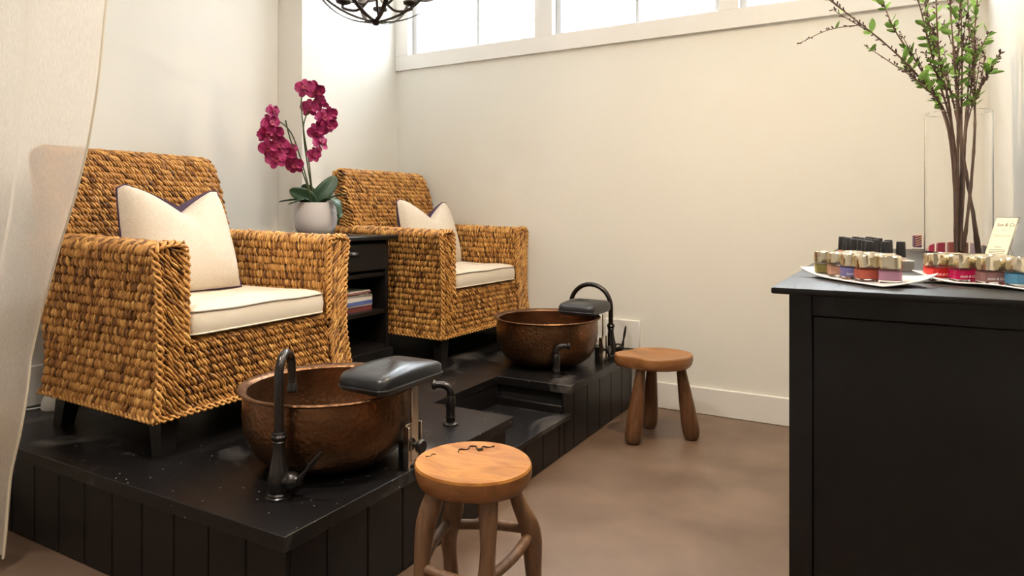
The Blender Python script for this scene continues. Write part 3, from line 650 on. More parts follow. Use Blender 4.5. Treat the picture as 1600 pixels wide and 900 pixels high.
crack(top, [sp(-0.128, -0.035), sp(-0.120, -0.025), sp(-0.124, -0.010), sp(-0.116, -0.006)], 0.0014)
fr, rt = Vector((-math.sin(math.radians(29.63)), math.cos(math.radians(29.63)), 0)), Vector((math.cos(math.radians(29.63)), math.sin(math.radians(29.63)), 0))
def at(rx, fy, z): p = Vector((SX, SY, 0))+rt*rx+fr*fy; return (p.x, p.y, z)
legs1 = [[(-0.085, -0.045, 0.405), (-0.115, -0.06, 0.32), (-0.125, -0.075, 0.22), (-0.120, -0.085, 0.10), (-0.128, -0.10, 0.0)],
         [(0.040, -0.095, 0.405), (0.042, -0.112, 0.30), (0.038, -0.122, 0.20), (0.040, -0.132, 0.10), (0.044, -0.145, 0.0)],
         [(0.090, 0.040, 0.405), (0.118, 0.052, 0.32), (0.150, 0.065, 0.24), (0.158, 0.075, 0.12), (0.168, 0.09, 0.0)],
         [(-0.050, 0.085, 0.405), (-0.058, 0.105, 0.30), (-0.075, 0.118, 0.20), (-0.07, 0.128, 0.10), (-0.075, 0.14, 0.0)]]
def leg_pos(i, z):
    L = legs1[i]; zs = [q[2] for q in L][::-1]; return at(float(np.interp(z, zs, [q[0] for q in L][::-1])), float(np.interp(z, zs, [q[1] for q in L][::-1])), z)
for i, L in enumerate(legs1):
    p = smooth_path([at(*q) for q in L], 4); m = MB(s1.location)
    m.tube(p, [0.0225+0.004*math.sin(k*0.55+i*1.7)+0.002*k/len(p) for k in range(len(p))], 12); m.build('leg', 'legwood', s1, 60)
for a, b, z0, z1 in ((0, 1, 0.215, 0.195), (1, 2, 0.205, 0.235), (2, 3, 0.245, 0.235), (3, 0, 0.25, 0.215)):
    A, B = Vector(leg_pos(a, z0)), Vector(leg_pos(b, z1)); md_ = (A+B)/2; md_ += (md_-Vector((SX, SY, md_.z)))*0.12
    m = MB(s1.location); m.tube(smooth_path([A, md_, B], 6), 0.0135, 10); m.build('stretcher', 'legwood', s1, 60)
S2X, S2Y = -1.028, 3.225
s2 = thing('teak_stool', 'worn teak stool with three club legs and a lipped seat near the white wall', 'stool', (S2X, S2Y, 0))
def of2(a):
    b = a-math.radians(29.63)                          # the lip points along the platform side
    lip = 0.042*math.exp(-((((b-PI+PI) % (2*PI))-PI-0.0+0.0)/0.30)**2) if False else 0
    d = (b-PI) % (2*PI); d = d-2*PI if d > PI else d
    base = 1/math.sqrt((math.cos(b)/0.168)**2+(math.sin(b)/0.150)**2)
    return base*(1+0.02*math.cos(3*b))+0.042*math.exp(-(d/0.33)**2)-0.016*math.exp(-((abs(d)-0.75)/0.25)**2)
stool_seat(s2, S2X, S2Y, of2, 0.412, 0.058, 0.018, 'seatwood2', 'seatwood2')
for (tx, ty), (bx, by) in (((-1.075, 3.140), (-1.106, 3.095)), ((-0.925, 3.260), (-0.876, 3.300)), ((-1.075, 3.300), (-1.115, 3.372))):
    P = []; R = []
    for k, (q, r) in enumerate(((0, 0.021), (0.15, 0.024), (0.35, 0.030), (0.6, 0.037), (0.8, 0.041), (0.92, 0.040), (0.975, 0.034), (1.0, 0.024))):
        P.append((tx+(bx-tx)*q, ty+(by-ty)*q, 0.375*(1-q))); R.append(r)
    MB(s2.location).tube(P, R, 16).build('leg', 'legwood2', s2, 60)
# ------------------------------------------------------------------ bedside cabinet with magazines
CX0, CX1, CY0, CY1, CT = -2.80, -2.335, 2.235, 2.795, 0.975
cb = thing('side_cabinet', 'black side cabinet with one drawer and open shelves between the armchairs', 'cabinet', ((CX0+CX1)/2, (CY0+CY1)/2, PT)); cO = cb.location
MB(cO).box(CX0-0.01, CX1+0.035, CY0-0.02, CY1+0.045, CT-0.022, CT, 0.004).build('cabinet_top', 'cab', cb)
for a, b in ((CY0, CY0+0.02), (CY1-0.02, CY1)): MB(cO).box(CX0, CX1, a, b, PT+0.07, CT-0.022, 0.001).build('side_panel', 'cab', cb)
MB(cO).box(CX0, CX0+0.012, CY0+0.02, CY1-0.02, PT+0.07, CT-0.022).build('back_panel', 'cab', cb)
for z in (PT+0.095, PT+0.275, 0.785): MB(cO).box(CX0+0.012, CX1-0.004, CY0+0.02, CY1-0.02, z-0.020, z, 0.001).build('shelf', 'cab', cb)
MB(cO).box(CX0, CX1+0.020, CY0-0.01, CY1+0.018, PT, PT+0.075, 0.004).build('plinth', 'cab', cb)
dr = MB(cO).box(CX1-0.35, CX1+0.006, CY0+0.024, CY1-0.024, 0.800, CT-0.038, 0.003).build('drawer', 'cab', cb)
cp = MB(cO); cyc = 2.52
cp.grid(lambda u, v: (CX1+0.006+0.022*math.sin(v*PI/2)*math.sin(u*PI)**0.5, cyc-0.042+0.084*u, 0.905-0.028*math.sin(u*PI)**0.5*0-0.026*(1-math.cos(v*PI/2))*1.0), 14, 6)
thicken(cp.build('cup_pull', 'bronze', dr), 0.002)
mags = [(0.30, 0.026, (0.17, 0.045, 0.04), 'thick maroon', 0), (0.30, 0.008, (0.78, 0.77, 0.74), 'white', 0), (0.29, 0.018, (0.10, 0.14, 0.34), 'blue', 0), (0.29, 0.022, (0.78, 0.74, 0.66), 'thick ivory', 1), (0.28, 0.008, (0.30, 0.27, 0.25), 'grey', 1), (0.27, 0.006, (0.80, 0.76, 0.62), 'cream', 2), (0.27, 0.006, (0.30, 0.10, 0.10), 'thin red', 2), (0.27, 0.006, (0.70, 0.68, 0.60), 'topmost pale', 3)]
z = PT+0.2755
for i, (l_, h_, c_, nm, tl) in enumerate(mags):
    t = thing('magazine', nm+' covered magazine in the stack on the cabinet shelf', 'magazine', (CX1-0.155+random.uniform(-0.01, 0.01), 2.575, z), math.radians(random.uniform(-4, 4)), 'stacked magazines')
    t.rotation_euler.x = 0.0
    mm = mat('magazine_cover_'+nm.replace(' ', '_'), c_, 0.4); c1 = 0.0012
    MB().box(-0.105, 0.105, -l_/2, l_/2, 0.0, c1, 0).build('cover', mm, t); MB().box(-0.105, 0.105, -l_/2, l_/2, h_-c1, h_, 0).build('cover', mm, t)
    MB().box(0.1035, 0.105, -l_/2, l_/2, c1, h_-c1, 0).build('spine', mm, t)
    MB().box(-0.103, 0.1035, -l_/2+0.002, l_/2-0.002, c1, h_-c1, 0).build('pages', 'trim', t)
    z += h_+0.0006
# ------------------------------------------------------------------ potted orchid
OX, OY, OZ = -2.600, 2.540, CT
orc = thing('potted_orchid', 'magenta orchid in a white ceramic pot on the black side cabinet', 'orchid', (OX, OY, OZ)); oO = orc.location
MB(oO).lathe([(0.0, 0.0), (0.060, 0.0), (0.082, 0.012), (0.098, 0.036), (0.106, 0.065), (0.108, 0.10), (0.105, 0.14), (0.103, 0.168), (0.097, 0.169), (0.098, 0.14), (0.100, 0.10), (0.094, 0.06), (0.0, 0.05)], (OX, OY, OZ), 48).build('pot', 'pot', orc, 50, merge=True)
MB(oO).lathe([(0.0, 0.146), (0.06, 0.150), (0.097, 0.148), (0.097, 0.142), (0, 0.138)], (OX, OY, OZ), 32).build('moss', 'soil', orc)
def leaf_blade(path, w, name, m, parent, curl=0.25, org=(0, 0, 0), side=None, thick=0.003):
    P = smooth_path(path, 4); n = len(P); mb = MB(org); V = []; F = []; K = 6
    sd = side
    for i, p in enumerate(P):
        t_ = (P[min(i+1, n-1)]-P[max(i-1, 0)]).normalized(); s_ = Vector(sd) if sd else t_.cross(Vector((0, 0, 1)))
        s_ = (s_-t_*s_.dot(t_)).normalized(); nn = s_.cross(t_).normalized(); q = i/(n-1)
        ww = w*max(0.05, math.sin(PI*min(1, q*0.86+0.14))**0.6 if q < 0.98 else 0.12)
        for k in range(K+1): a = (k/K-0.5)*2; V.append(p+s_*ww*a*0.5+nn*abs(a)*ww*curl*0.5)
    for i in range(n-1):
        for k in range(K): a = i*(K+1)+k; F.append((a, a+1, a+K+2, a+K+1))
    mb.add(V, F); return thicken(mb.build(name, m, parent, 80), thick)
T_ = Vector((OX, OY, OZ+0.15)); rtv = rt
def op(r_, f_, z_): q = T_+rt*r_+fr*f_; return (q.x, q.y, T_.z+z_)
leaf_blade([op(0.0, -0.02, 0), op(0.03, -0.02, 0.05), op(0.075, 0.0, 0.11), op(0.095, 0.02, 0.155)], 0.085, 'leaf', 'orleaf', orc, 0.2, oO, tuple(rt*0.75-Vector((0, 0, 0.65))))
leaf_blade([op(0.0, -0.02, 0), op(-0.03, -0.03, 0.045), op(-0.075, -0.04, 0.065), op(-0.115, -0.05, 0.082)], 0.075, 'leaf', 'orleaf', orc, 0.25, oO, tuple(rt*0.35+Vector((0, 0, 0.9))))
leaf_blade([op(0.0, 0.02, 0), op(-0.02, 0.02, 0.06), op(-0.055, 0.03, 0.09), op(-0.085, 0.04, 0.098)], 0.06, 'leaf', 'orleaf', orc, 0.3, oO, tuple(rt*0.3+Vector((0, 0, 0.9))))
leaf_blade([op(0.0, -0.03, 0.005), op(-0.06, -0.05, 0.03), op(-0.11, -0.06, 0.028), op(-0.168, -0.05, 0.022)], 0.042, 'leaf', 'orleaf', orc, 0.3, oO)
leaf_blade([op(0.0, -0.05, 0.005), op(-0.03, -0.09, 0.03), op(-0.06, -0.12, 0.020), op(-0.095, -0.13, 0.008)], 0.045, 'leaf', 'orleaf', orc, 0.25, oO)
leaf_blade([op(0.01, 0.0, 0.005), op(0.08, -0.03, 0.035), op(0.122, -0.05, 0.015), op(0.136, -0.055, -0.05), op(0.132, -0.055, -0.095)], 0.058, 'leaf', 'orleaf', orc, 0.2, oO)
leaf_blade([op(0.01, 0.02, 0.005), op(0.06, 0.04, 0.04), op(0.10, 0.06, 0.055), op(0.15, 0.07, 0.062)], 0.045, 'leaf', 'orleaf', orc, 0.3, oO)
base_z = OZ+0.148
stems = [[(-2.60, 2.548, base_z), (-2.62, 2.535, 1.231), (-2.62, 2.517, 1.344), (-2.62, 2.487, 1.472), (-2.62, 2.470, 1.583), (-2.62, 2.466, 1.663), (-2.615, 2.484, 1.70)],
         [(-2.61, 2.545, base_z), (-2.63, 2.538, 1.231), (-2.63, 2.518, 1.328), (-2.63, 2.496, 1.441), (-2.63, 2.490, 1.537), (-2.625, 2.520, 1.622)],
         [(-2.605, 2.530, base_z), (-2.63, 2.522, 1.231), (-2.63, 2.488, 1.320), (-2.63, 2.446, 1.421), (-2.63, 2.409, 1.487), (-2.63, 2.368, 1.521), (-2.63, 2.336, 1.536), (-2.63, 2.300, 1.556)],
         [(-2.60, 2.52, base_z), (-2.60, 2.485, 1.229), (-2.60, 2.443, 1.317), (-2.60, 2.401, 1.397), (-2.60, 2.369, 1.469), (-2.60, 2.345, 1.542)]]
for s_ in stems: MB(oO).tube(smooth_path(s_, 5), 0.0034, 8).build('stem', 'orstem', orc)
def petal_mesh(name, L, w, cup, wave):
    m = MB(); K, N = 6, 8
    def fn(u, v):
        q = v; ww = w*math.sin(PI*(0.10+0.84*q))**0.55*(0.35+0.65*min(1, q*2.2)); a = (u-0.5)*2
        return (L*q, ww*a*0.5, cup*q*q*L+0.18*ww*a*a*0.5+wave*math.sin(7*q+3*a)*a*w*0.2)
    m.grid(fn, K, N); o = m.build(name, 'petal', None, 80); return o
pets = [petal_mesh('petal', 0.050, 0.058, -0.10, 0.6), petal_mesh('petal', 0.048, 0.036, -0.25, 0.5)]
lipm = MB(); lipm.lathe([(0.0, 0.0), (0.007, 0.004), (0.009, 0.012), (0.013, 0.020), (0.010, 0.021), (0.0, 0.008)], (0, 0, 0), 10)
lipo = lipm.build('lip', 'lip', None, 80)
heads = [(-2.60, 2.472, 1.717), (-2.60, 2.537, 1.717), (-2.60, 2.572, 1.66), (-2.62, 2.520, 1.627), (-2.60, 2.595, 1.58), (-2.60, 2.645, 1.61), (-2.59, 2.617, 1.543), (-2.60, 2.546, 1.506), (-2.60, 2.568, 1.449), (-2.61, 2.537, 1.387),
         (-2.62, 2.285, 1.579), (-2.62, 2.269, 1.516), (-2.60, 2.228, 1.472), (-2.62, 2.304, 1.473), (-2.60, 2.243, 1.40), (-2.62, 2.331, 1.414), (-2.63, 2.403, 1.404), (-2.60, 2.288, 1.352), (-2.61, 2.371, 1.370), (-2.60, 2.403, 1.325)]
random.seed(21)
for i, h in enumerate(heads):
    fl = bpy.data.objects.new('flower', None); fl.empty_display_size = 0.02; link(fl, orc); fl.location = Vector(h)-oO
    d = Vector((0.75, -0.65, 0))+Vector((random.uniform(-0.6, 0.6), random.uniform(-0.6, 0.6), random.uniform(-0.55, 0.25))); d.normalize()
    fl.rotation_euler = d.to_track_quat('Z', 'Y').to_euler(); s_ = random.uniform(0.92, 1.14)*(0.75 if i in (10, 5, 16, 9) else 1); fl.scale = (s_,)*3
    sp_ = random.uniform(0, 0.5)
    for k, (ang, w_) in enumerate(((90, 1), (15, 0), (165, 0), (235, 1), (305, 1))):
        inst(pets[w_ == 1 and 1 or 0], fl, (0, 0, -0.002*(w_)), (0, random.uniform(-0.35, 0.15), math.radians(ang)+sp_), name='petal')
    inst(lipo, fl, (0, 0, 0.0), (random.uniform(-.3, .3), 0, 0), name='lip')
for o in pets+[lipo]: bpy.data.objects.remove(o)
# ------------------------------------------------------------------ sheer curtain
ce = [(2.90, -1.79), (2.2, -1.80), (1.763, -1.829), (1.663, -1.844), (1.462, -1.883), (1.266, -1.935), (1.135, -1.989), (1.01, -2.057), (0.899, -2.114), (0.784, -2.177), (0.668, -2.22), (0.553, -2.234), (0.435, -2.263), (0.312, -2.312), (0.211, -2.331), (0.09, -2.353), (0.05, -2.36)][::-1]
cz, cxv = [q[0] for q in ce], [q[1] for q in ce]
def cur(u, v):
    z = 0.05+(2.90-0.05)*v; xr = float(np.interp(z, cz, cxv)); xl = -3.0+0.12*(1-v)
    g = 1-u; x_ = xl+(xr-xl)*u
    amp = 0.020+0.030*(1-v)*g+0.02*g
    y = 1.045+amp*math.sin(5.2*PI*g**0.9+1.1*(1-v))+0.012*math.sin(11*g+3*v)-0.03*(1-v)*u+0.004*math.sin(26*v+8*u)*(1-v)
    return (x_, y, z)
cur_t = thing('sheer_curtain', 'sheer cream linen curtain hanging beside the platform', 'curtain', (-2.5, 1.04, 0.05))
MB(cur_t.location).grid(cur, 90, 60).build('cloth_panel', 'sheer', cur_t, 180)
m = MB(cur_t.location); m.tube([Vector(cur(1.0, i/60)) for i in range(61)], 0.0035, 6); m.build('hem', 'hem', cur_t)
def low(u, v):
    z = 0.05+0.49*v; p = cur(u, (z-0.05)/2.85); return (p[0]+0.0, p[1]+0.004, z)
MB(cur_t.location).grid(low, 90, 14).build('lower_band', 'sheer', cur_t, 180)
m = MB(); rod = thing('curtain_rod', 'dark iron curtain rod under the ceiling', 'curtain rod', (-2.4, 1.045, 2.91))
MB(rod.location).tube([(-3.04, 1.045, 2.91), (-1.6, 1.045, 2.91)], 0.010, 12).build('rod', 'iron', rod)
for xx in (-2.98, -1.66): MB(rod.location).tube([(xx, 1.045, 2.91), (xx, 1.045, 2.95)], 0.007, 8).build('bracket', 'iron', rod)
# ------------------------------------------------------------------ orb chandelier
HX, HY, HZ, HR = -2.0, 2.31, 2.290, 0.363
chn = thing('orb_chandelier', 'dark iron orb chandelier with curved bands and candle lights', 'chandelier', (HX, HY, HZ)); hO = Vector(chn.location)
def band(M, w=0.019, tk=0.003, sweep=2*PI, R=HR, n=56):
    m = MB(); V = []; F = []
    for k in range(n):
        a = sweep*k/n
        for r, h in ((R-tk, -w/2), (R, -w/2), (R, w/2), (R-tk, w/2)): V.append(M @ Vector((r*math.cos(a), r*math.sin(a), h)))
    for k in range(n):
        for j in range(4): F.append((k*4+j, k*4+(j+1) % 4, ((k+1) % n)*4+(j+1) % 4, ((k+1) % n)*4+j))
    m.add(V, F); return m.build('band', 'iron', chn)
for k, az in enumerate((10, 55, 100, 145)): band(Matrix.Rotation(math.radians(az), 3, 'Z') @ Matrix.Rotation(PI/2, 3, 'X'), R=HR-0.0015*k)
for az, tl in ((20, 32), (140, 38), (260, 35)): band(Matrix.Rotation(math.radians(az), 3, 'Z') @ Matrix.Rotation(math.radians(tl), 3, 'X'), R=HR-0.007, w=0.017)
MB().tube([(0, 0, -0.25), (0, 0, 0.36)], 0.009, 10).build('stem', 'iron', chn)
MB().lathe([(0, -0.378), (0.012, -0.374), (0.018, -0.364), (0.012, -0.353), (0, -0.350)], n=16).build('finial', 'iron', chn)
MB().tube([(0, 0, 0.36), (0, 0, CEIL-HZ-0.03)], 0.004, 8).build('chain', 'iron', chn)
MB().lathe([(0, CEIL-HZ), (0.06, CEIL-HZ), (0.055, CEIL-HZ-0.02), (0.01, CEIL-HZ-0.035), (0, CEIL-HZ-0.035)], n=24).build('canopy', 'iron', chn)
for k in range(5):
    a = 2*PI*k/5+0.9; c_, s_ = math.cos(a), math.sin(a); R_ = 0.155
    MB().tube(smooth_path([(0, 0, -0.22), (R_*0.5*c_, R_*0.5*s_, -0.300), (R_*c_, R_*s_, -0.290), (R_*c_, R_*s_, -0.265)], 5), 0.006, 8).build('arm', 'iron', chn)
    MB().lathe([(0, -0.275), (0.014, -0.273), (0.032, -0.265), (0.034, -0.257), (0.020, -0.255), (0, -0.255)], (R_*c_, R_*s_, 0), 16).build('cup', 'iron', chn)
    sl = MB().lathe([(0, -0.255), (0.014, -0.255), (0.014, -0.165), (0, -0.165)], (R_*c_, R_*s_, 0), 14).build('candle_sleeve', 'candle', chn)
    MB().lathe([(0, -0.165), (0.010, -0.163), (0.017, -0.14), (0.014, -0.115), (0.004, -0.085), (0, -0.083)], (R_*c_, R_*s_, 0), 14).build('bulb', 'bulb', sl)
ld = bpy.data.lights.new('chandelier_light', 'POINT'); ld.energy = 14; ld.color = (1.0, 0.92, 0.80); ld.shadow_soft_size = 0.12
lo = link(bpy.data.objects.new('chandelier_light', ld), chn); lo.location = (0, 0, 0.0)
# ------------------------------------------------------------------ black counter
KX0, KX1, KY0, KY1, KT = -0.224, XR-0.018, 1.430, 3.14, 0.95
ko = thing('display_counter', 'black wooden display counter with a recessed end panel', 'counter', ((KX0+KX1)/2, (KY0+KY1)/2, 0)); kO = ko.location
MB(kO).box(KX0, KX1, KY0, KY1, KT-0.013, KT, 0.003, 2).build('counter_top', 'cab', ko)
bx0, by0 = KX0+0.030, KY0+0.026
MB(kO).box(bx0+0.012, KX1, by0+0.016, KY1-0.01, 0.0, KT-0.013).build('body', 'cab', ko)
MB(kO).box(bx0, bx0+0.042, by0, by0+0.018, 0.0, KT-0.013, 0.0015).build('stile', 'cab', ko)
MB(kO).box(KX1-0.042, KX1, by0, by0+0.018, 0.0, KT-0.013, 0.0015).build('stile', 'cab', ko)
MB(kO).box(bx0+0.042, KX1-0.042, by0, by0+0.018, KT-0.055, KT-0.013, 0.0015).build('rail', 'cab', ko)
MB(kO).box(bx0+0.042, KX1-0.042, by0, by0+0.018, 0.0, 0.10, 0.0015).build('rail', 'cab', ko)
MB(kO).box(bx0+0.044, KX1-0.044, by0+0.007, by0+0.017, 0.101, KT-0.057, 0.001).build('panel', 'cab', ko)
MB(kO).box(bx0, bx0+0.012, by0+0.018, KY1-0.01, 0.0, KT-0.013, 0.001).build('side_panel', 'cab', ko)
# porcelain trays with nail polish jars
def tray(label, corner, e1, L, Wd, wav=0.0):
    e1 = Vector((*e1, 0)).normalized(); e2 = Vector((-e1.y, e1.x, 0)); c0 = Vector((*corner, KT))
    t = thing('porcelain_tray', label, 'tray', c0, 0, 'porcelain trays on the counter')
    def fn(u, v):
        z = 0.003+0.016*(1-u)**6+0.015*u**5*v**1.5+0.008*v**7+wav*(0.5+0.5*math.cos(11*u))*(1-v)**6
        return tuple(e1*(u*L)+e2*(v*Wd)+Vector((0, 0, z)))
    o = MB().grid(fn, 30, 18).build('dish', 'tray', t, 80); thicken(o, 0.0025, 1)
    return (lambda s_, w_: c0+e1*s_+e2*w_+Vector((0, 0, 0.0035))), e1, e2
jar_protos = {}
def jar(label, pos, rz, colr, seed, script=True):
    t = thing('polish_jar', label, 'polish jar', pos, rz, 'gold lidded polish jars'); rr = random.Random(seed)
    def ring(s_, z, p=5.0):
        out = []
        for k in range(24):
            a = 2*PI*k/24; c_, q = math.cos(a), math.sin(a); r = s_/((abs(c_)**p+abs(q)**p)**(1/p)); out.append((r*c_, r*q, z))
        return out
    def loft(levels, name, m, par, p=5.0, jit=0):
        V = []; F = []
        for s_, z in levels:
            for q in ring(s_, z, p):
                j = 1+rr.uniform(-jit, jit); V.append((q[0]*j, q[1]*j, q[2]+rr.uniform(-jit, jit)*0.012))
        for j in range(len(levels)-1):
            for k in range(24): F.append((j*24+k, j*24+(k+1) % 24, (j+1)*24+(k+1) % 24, (j+1)*24+k))
        F.append(tuple(range(24))[::-1]); F.append(tuple((len(levels)-1)*24+k for k in range(24)))
        mb = MB(); mb.add(V, F); return mb.build(name, m, par, 28 if jit else 45)
    if 'glass' not in jar_protos: jar_protos['glass'] = loft([(0.019, 0.0), (0.0208, 0.002), (0.0212, 0.008), (0.0212, 0.026), (0.0195, 0.0305)], 'glass_body', 'jar', t)
    else: inst(jar_protos['glass'], t, name='glass_body')
    pm = mat('polish_colour', colr, 0.15)
    loft([(0.0175, 0.008), (0.0190, 0.0095), (0.0190, 0.0255), (0.017, 0.0270)], 'polish', pm, t)
    loft([(0.0185, 0.0305), (0.0212, 0.0315), (0.0214, 0.038), (0.0210, 0.046), (0.0206, 0.0545), (0.019, 0.057)], 'lid', 'gold', t, 3.6, 0.055)
    if script:
        if 'txt' not in jar_protos:
            jar_protos['txt'] = text_mesh('script_mark', 'Smith & Cult', 0.0066, 'white_ink', t, Matrix.Translation((0, -0.0216, 0.0145)) @ Matrix.Rotation(PI/2, 4, 'X'), 0.0001, 0.3)
        else: inst(jar_protos['txt'], t, name='script_mark')
    return t
P_, e1, e2 = tray('white porcelain tray with curled corners at the end of the counter', (-0.203, 1.708), (0.648, -0.760), 0.265, 0.125)
rzj = math.radians(29.63-14)
for i, (s_, w_, nm, c_, sc_) in enumerate(((0.040, 0.034, 'olive gold', (0.30, 0.25, 0.07), 0), (0.087, 0.034, 'peach', (0.68, 0.36, 0.25), 0), (0.134, 0.032, 'lavender', (0.26, 0.24, 0.52), 1), (0.181, 0.032, 'coral red', (0.60, 0.13, 0.08), 0), (0.222, 0.052, 'mauve pink', (0.50, 0.26, 0.36), 0),
        (0.062, 0.088, 'pale beige', (0.55, 0.45, 0.36), 0), (0.110, 0.088, 'dusty rose', (0.45, 0.22, 0.22), 0), (0.160, 0.090, 'cocoa brown', (0.18, 0.08, 0.06), 0))):
    jar(nm+' polish jar with crumpled gold lid on the tray', P_(s_, w_), rzj+random.uniform(-0.25, 0.25), c_, 30+i, bool(sc_))
P_, e1, e2 = tray('white wavy porcelain tray beside the glass vase', (0.020, 1.690), (0.85, -0.53), 0.268, 0.135, 0.004)
rzj = math.radians(38-18)
for i, (s_, w_, nm, c_, sc_) in enumerate(((0.032, 0.034, 'bright scarlet', (0.85, 0.035, 0.03), 1), (0.084, 0.034, 'magenta', (0.68, 0.01, 0.12), 1), (0.138, 0.030, 'taupe pink', (0.36, 0.18, 0.17), 1), (0.190, 0.032, 'sky blue', (0.12, 0.36, 0.58), 0), (0.240, 0.036, 'pale green', (0.35, 0.5, 0.35), 0),
        (0.028, 0.090, 'dark cherry', (0.14, 0.012, 0.02), 1), (0.080, 0.090, 'plum', (0.2, 0.03, 0.1), 0), (0.128, 0.086, 'mauve brown', (0.30, 0.11, 0.12), 1), (0.178, 0.088, 'teal', (0.02, 0.20, 0.26), 0), (0.228, 0.094, 'pearl white', (0.7, 0.66, 0.6), 0))):
    jar(nm+' polish jar with crumpled gold lid on the tray', P_(s_, w_), rzj+random.uniform(-0.2, 0.2), c_, 60+i, bool(sc_))
# racks
def rack(label, c, rz, L, Wd, H):
    t = thing('display_rack', label, 'rack', (c[0], c[1], KT), rz)
    MB().box(-L/2, L/2, -Wd/2, Wd/2, H-0.003, H, 0.0008).build('deck', 'tray', t)
    for a, b, c_, d in ((-L/2, L/2, -Wd/2, -Wd/2+0.002), (-L/2, L/2, Wd/2-0.002, Wd/2), (-L/2, -L/2+0.002, -Wd/2+0.002, Wd/2-0.002), (L/2-0.002, L/2, -Wd/2+0.002, Wd/2-0.002)):
        MB().box(a, b, c_, d, 0.0, H-0.003).build('side', 'acrylic', t)
    return t
rk_a = math.atan2(2.36-1.965, -0.185+0.080)
rkc = Vector((-0.078, 2.165, KT)); rk = rack('silver display rack holding black capped bottles', rkc, rk_a, 0.40, 0.115, 0.026)
ca, sa = math.cos(rk_a), math.sin(rk_a); cap0 = None; random.seed(5); bcols = [(0.55, 0.25, 0.18), (0.6, 0.42, 0.33), (0.4, 0.05, 0.06), (0.55, 0.12, 0.2), (0.3, 0.2, 0.3), (0.65, 0.5, 0.45)]
for i in range(7):
    for j in range(3):
        if (i, j) in ((1, 1), (3, 0)): continue
        lx, ly = -0.172+i*0.057+random.uniform(-0.004, 0.004), -0.036+j*0.036+random.uniform(-0.003, 0.003)
        if i == 1 and j == 0: continue
        p = Vector((rkc.x+lx*ca-ly*sa, rkc.y+lx*sa+ly*ca, KT+0.0265))
        t = thing('polish_bottle', 'black capped polish bottle standing in the silver rack', 'polish bottle', p, random.uniform(0, 1.5), 'black capped bottles in the rack')
        MB().lathe([(0, 0), (0.0115, 0), (0.0125, 0.002), (0.0125, 0.004), (0.008, 0.0065), (0, 0.0065)], n=16).build('bottle_base', mat('bottle_polish', random.choice(bcols), 0.2), t)
        if cap0 is None: cap0 = MB().lathe([(0, 0.006), (0.0112, 0.006), (0.0118, 0.009), (0.0104, 0.044), (0.0098, 0.0458), (0, 0.0465)], n=14).build('cap', 'cap', t, 35)
        else: inst(cap0, t, name='cap')
rk2c = Vector((0.165, 2.985, KT)); rk2 = rack('low grey display rack behind the glass vase', rk2c, 0.0, 0.26, 0.07, 0.014)
cols2 = [('purple', (0.09, 0.03, 0.10)), ('crimson', (0.45, 0.02, 0.08)), ('berry red', (0.30, 0.02, 0.06)), ('brick red', (0.28, 0.06, 0.05)), ('brown', (0.14, 0.06, 0.045)), ('lilac grey', (0.36, 0.28, 0.36)), ('dark grey', (0.12, 0.11, 0.11))]
for i, (nm, c_) in enumerate(cols2):
    p = Vector((rk2c.x-0.113+i*0.0365, rk2c.y, KT+0.0145)); t = thing('polish_carton', nm+' polish carton standing behind the glass vase', 'carton', p, 0.25, 'cartons behind the vase')
    MB().box(-0.0125, 0.0125, -0.0125, 0.0125, 0, 0.044, 0.0006).build('box', mat('carton_'+nm.replace(' ', '_'), c_, 0.4), t)
    MB().box(-0.0122, 0.0122, -0.0122, 0.0122, 0.0441, 0.047, 0.0004).build('carton_lid', mat('carton_lid_'+nm.replace(' ', '_'), (0.7, 0.45, 0.42), 0.5), t)
    if i == 0:
        st = MB(); 
        for k in range(5):
            z0 = 0.004+k*0.0085; st.add([(-0.010, -0.0128, z0), (0.0118, -0.0128, z0+0.008), (0.0118, -0.0128, z0+0.011), (-0.010, -0.0128, z0+0.003)], [(0, 1, 2, 3)])
        st.build('stripes', mat('orange_stripe', (0.75, 0.42, 0.2), 0.5), t)
# leaning card
cdb = Vector((0.238, 2.471, KT+0.0012)); card = thing('sign_card', 'small cream sign card leaning back beside the glass vase', 'sign', cdb)
mx_ = Vector((0.707, -0.707, 0)); lx_ = Vector((0.707, 0.707, 0)); upv = (lx_*0.055+Vector((0, 0, 0.13))).normalized(); nv = mx_.cross(upv).normalized()
CM = Matrix(((mx_.x, upv.x, nv.x, 0), (mx_.y, upv.y, nv.y, 0), (mx_.z, upv.z, nv.z, 0), (0, 0, 0, 1)))
def card_box(x0, x1, y0, y1, z0, z1, nm, m):
    b = MB(); b.box(x0, x1, y0, y1, z0, z1); b.v = [tuple(CM @ Vector(p)) for p in b.v]; return b.build(nm, m, card)
card_box(-0.0345, 0.0345, 0, 0.141, -0.0008, 0, 'paper', 'paper')
card_box(-0.036, 0.036, 0, 0.143, -0.0030, -0.0009, 'holder_back', 'clear')
for a in ((-0.0345, 0.0345, 0.1400, 0.141), (0.0335, 0.0345, 0.0, 0.140)): card_box(*a, 0.0, 0.0003, 'edge_line', 'ink')
text_mesh('lettering', 'Sue & Co', 0.0150, 'ink', card, CM @ Matrix.Translation((0.002, 0.117, 0.0004)), 0.0001, 0.25)
text_mesh('lettering', '~', 0.012, 'ink', card, CM @ Matrix.Translation((0.0, 0.101, 0.0004)), 0.0001)
text_mesh('lettering', 'Smith & Cult', 0.0100, 'inkpale', card, CM @ Matrix.Translation((0.0, 0.082, 0.0004)), 0.0001, 0.3)
for y_, w_ in ((0.045, 0.010), (0.036, 0.024), (0.031, 0.026), (0.026, 0.024), (0.021, 0.008)):
    card_box(-w_, w_, y_, y_+0.0014, 0.0, 0.0003, 'printed_line', 'ink')
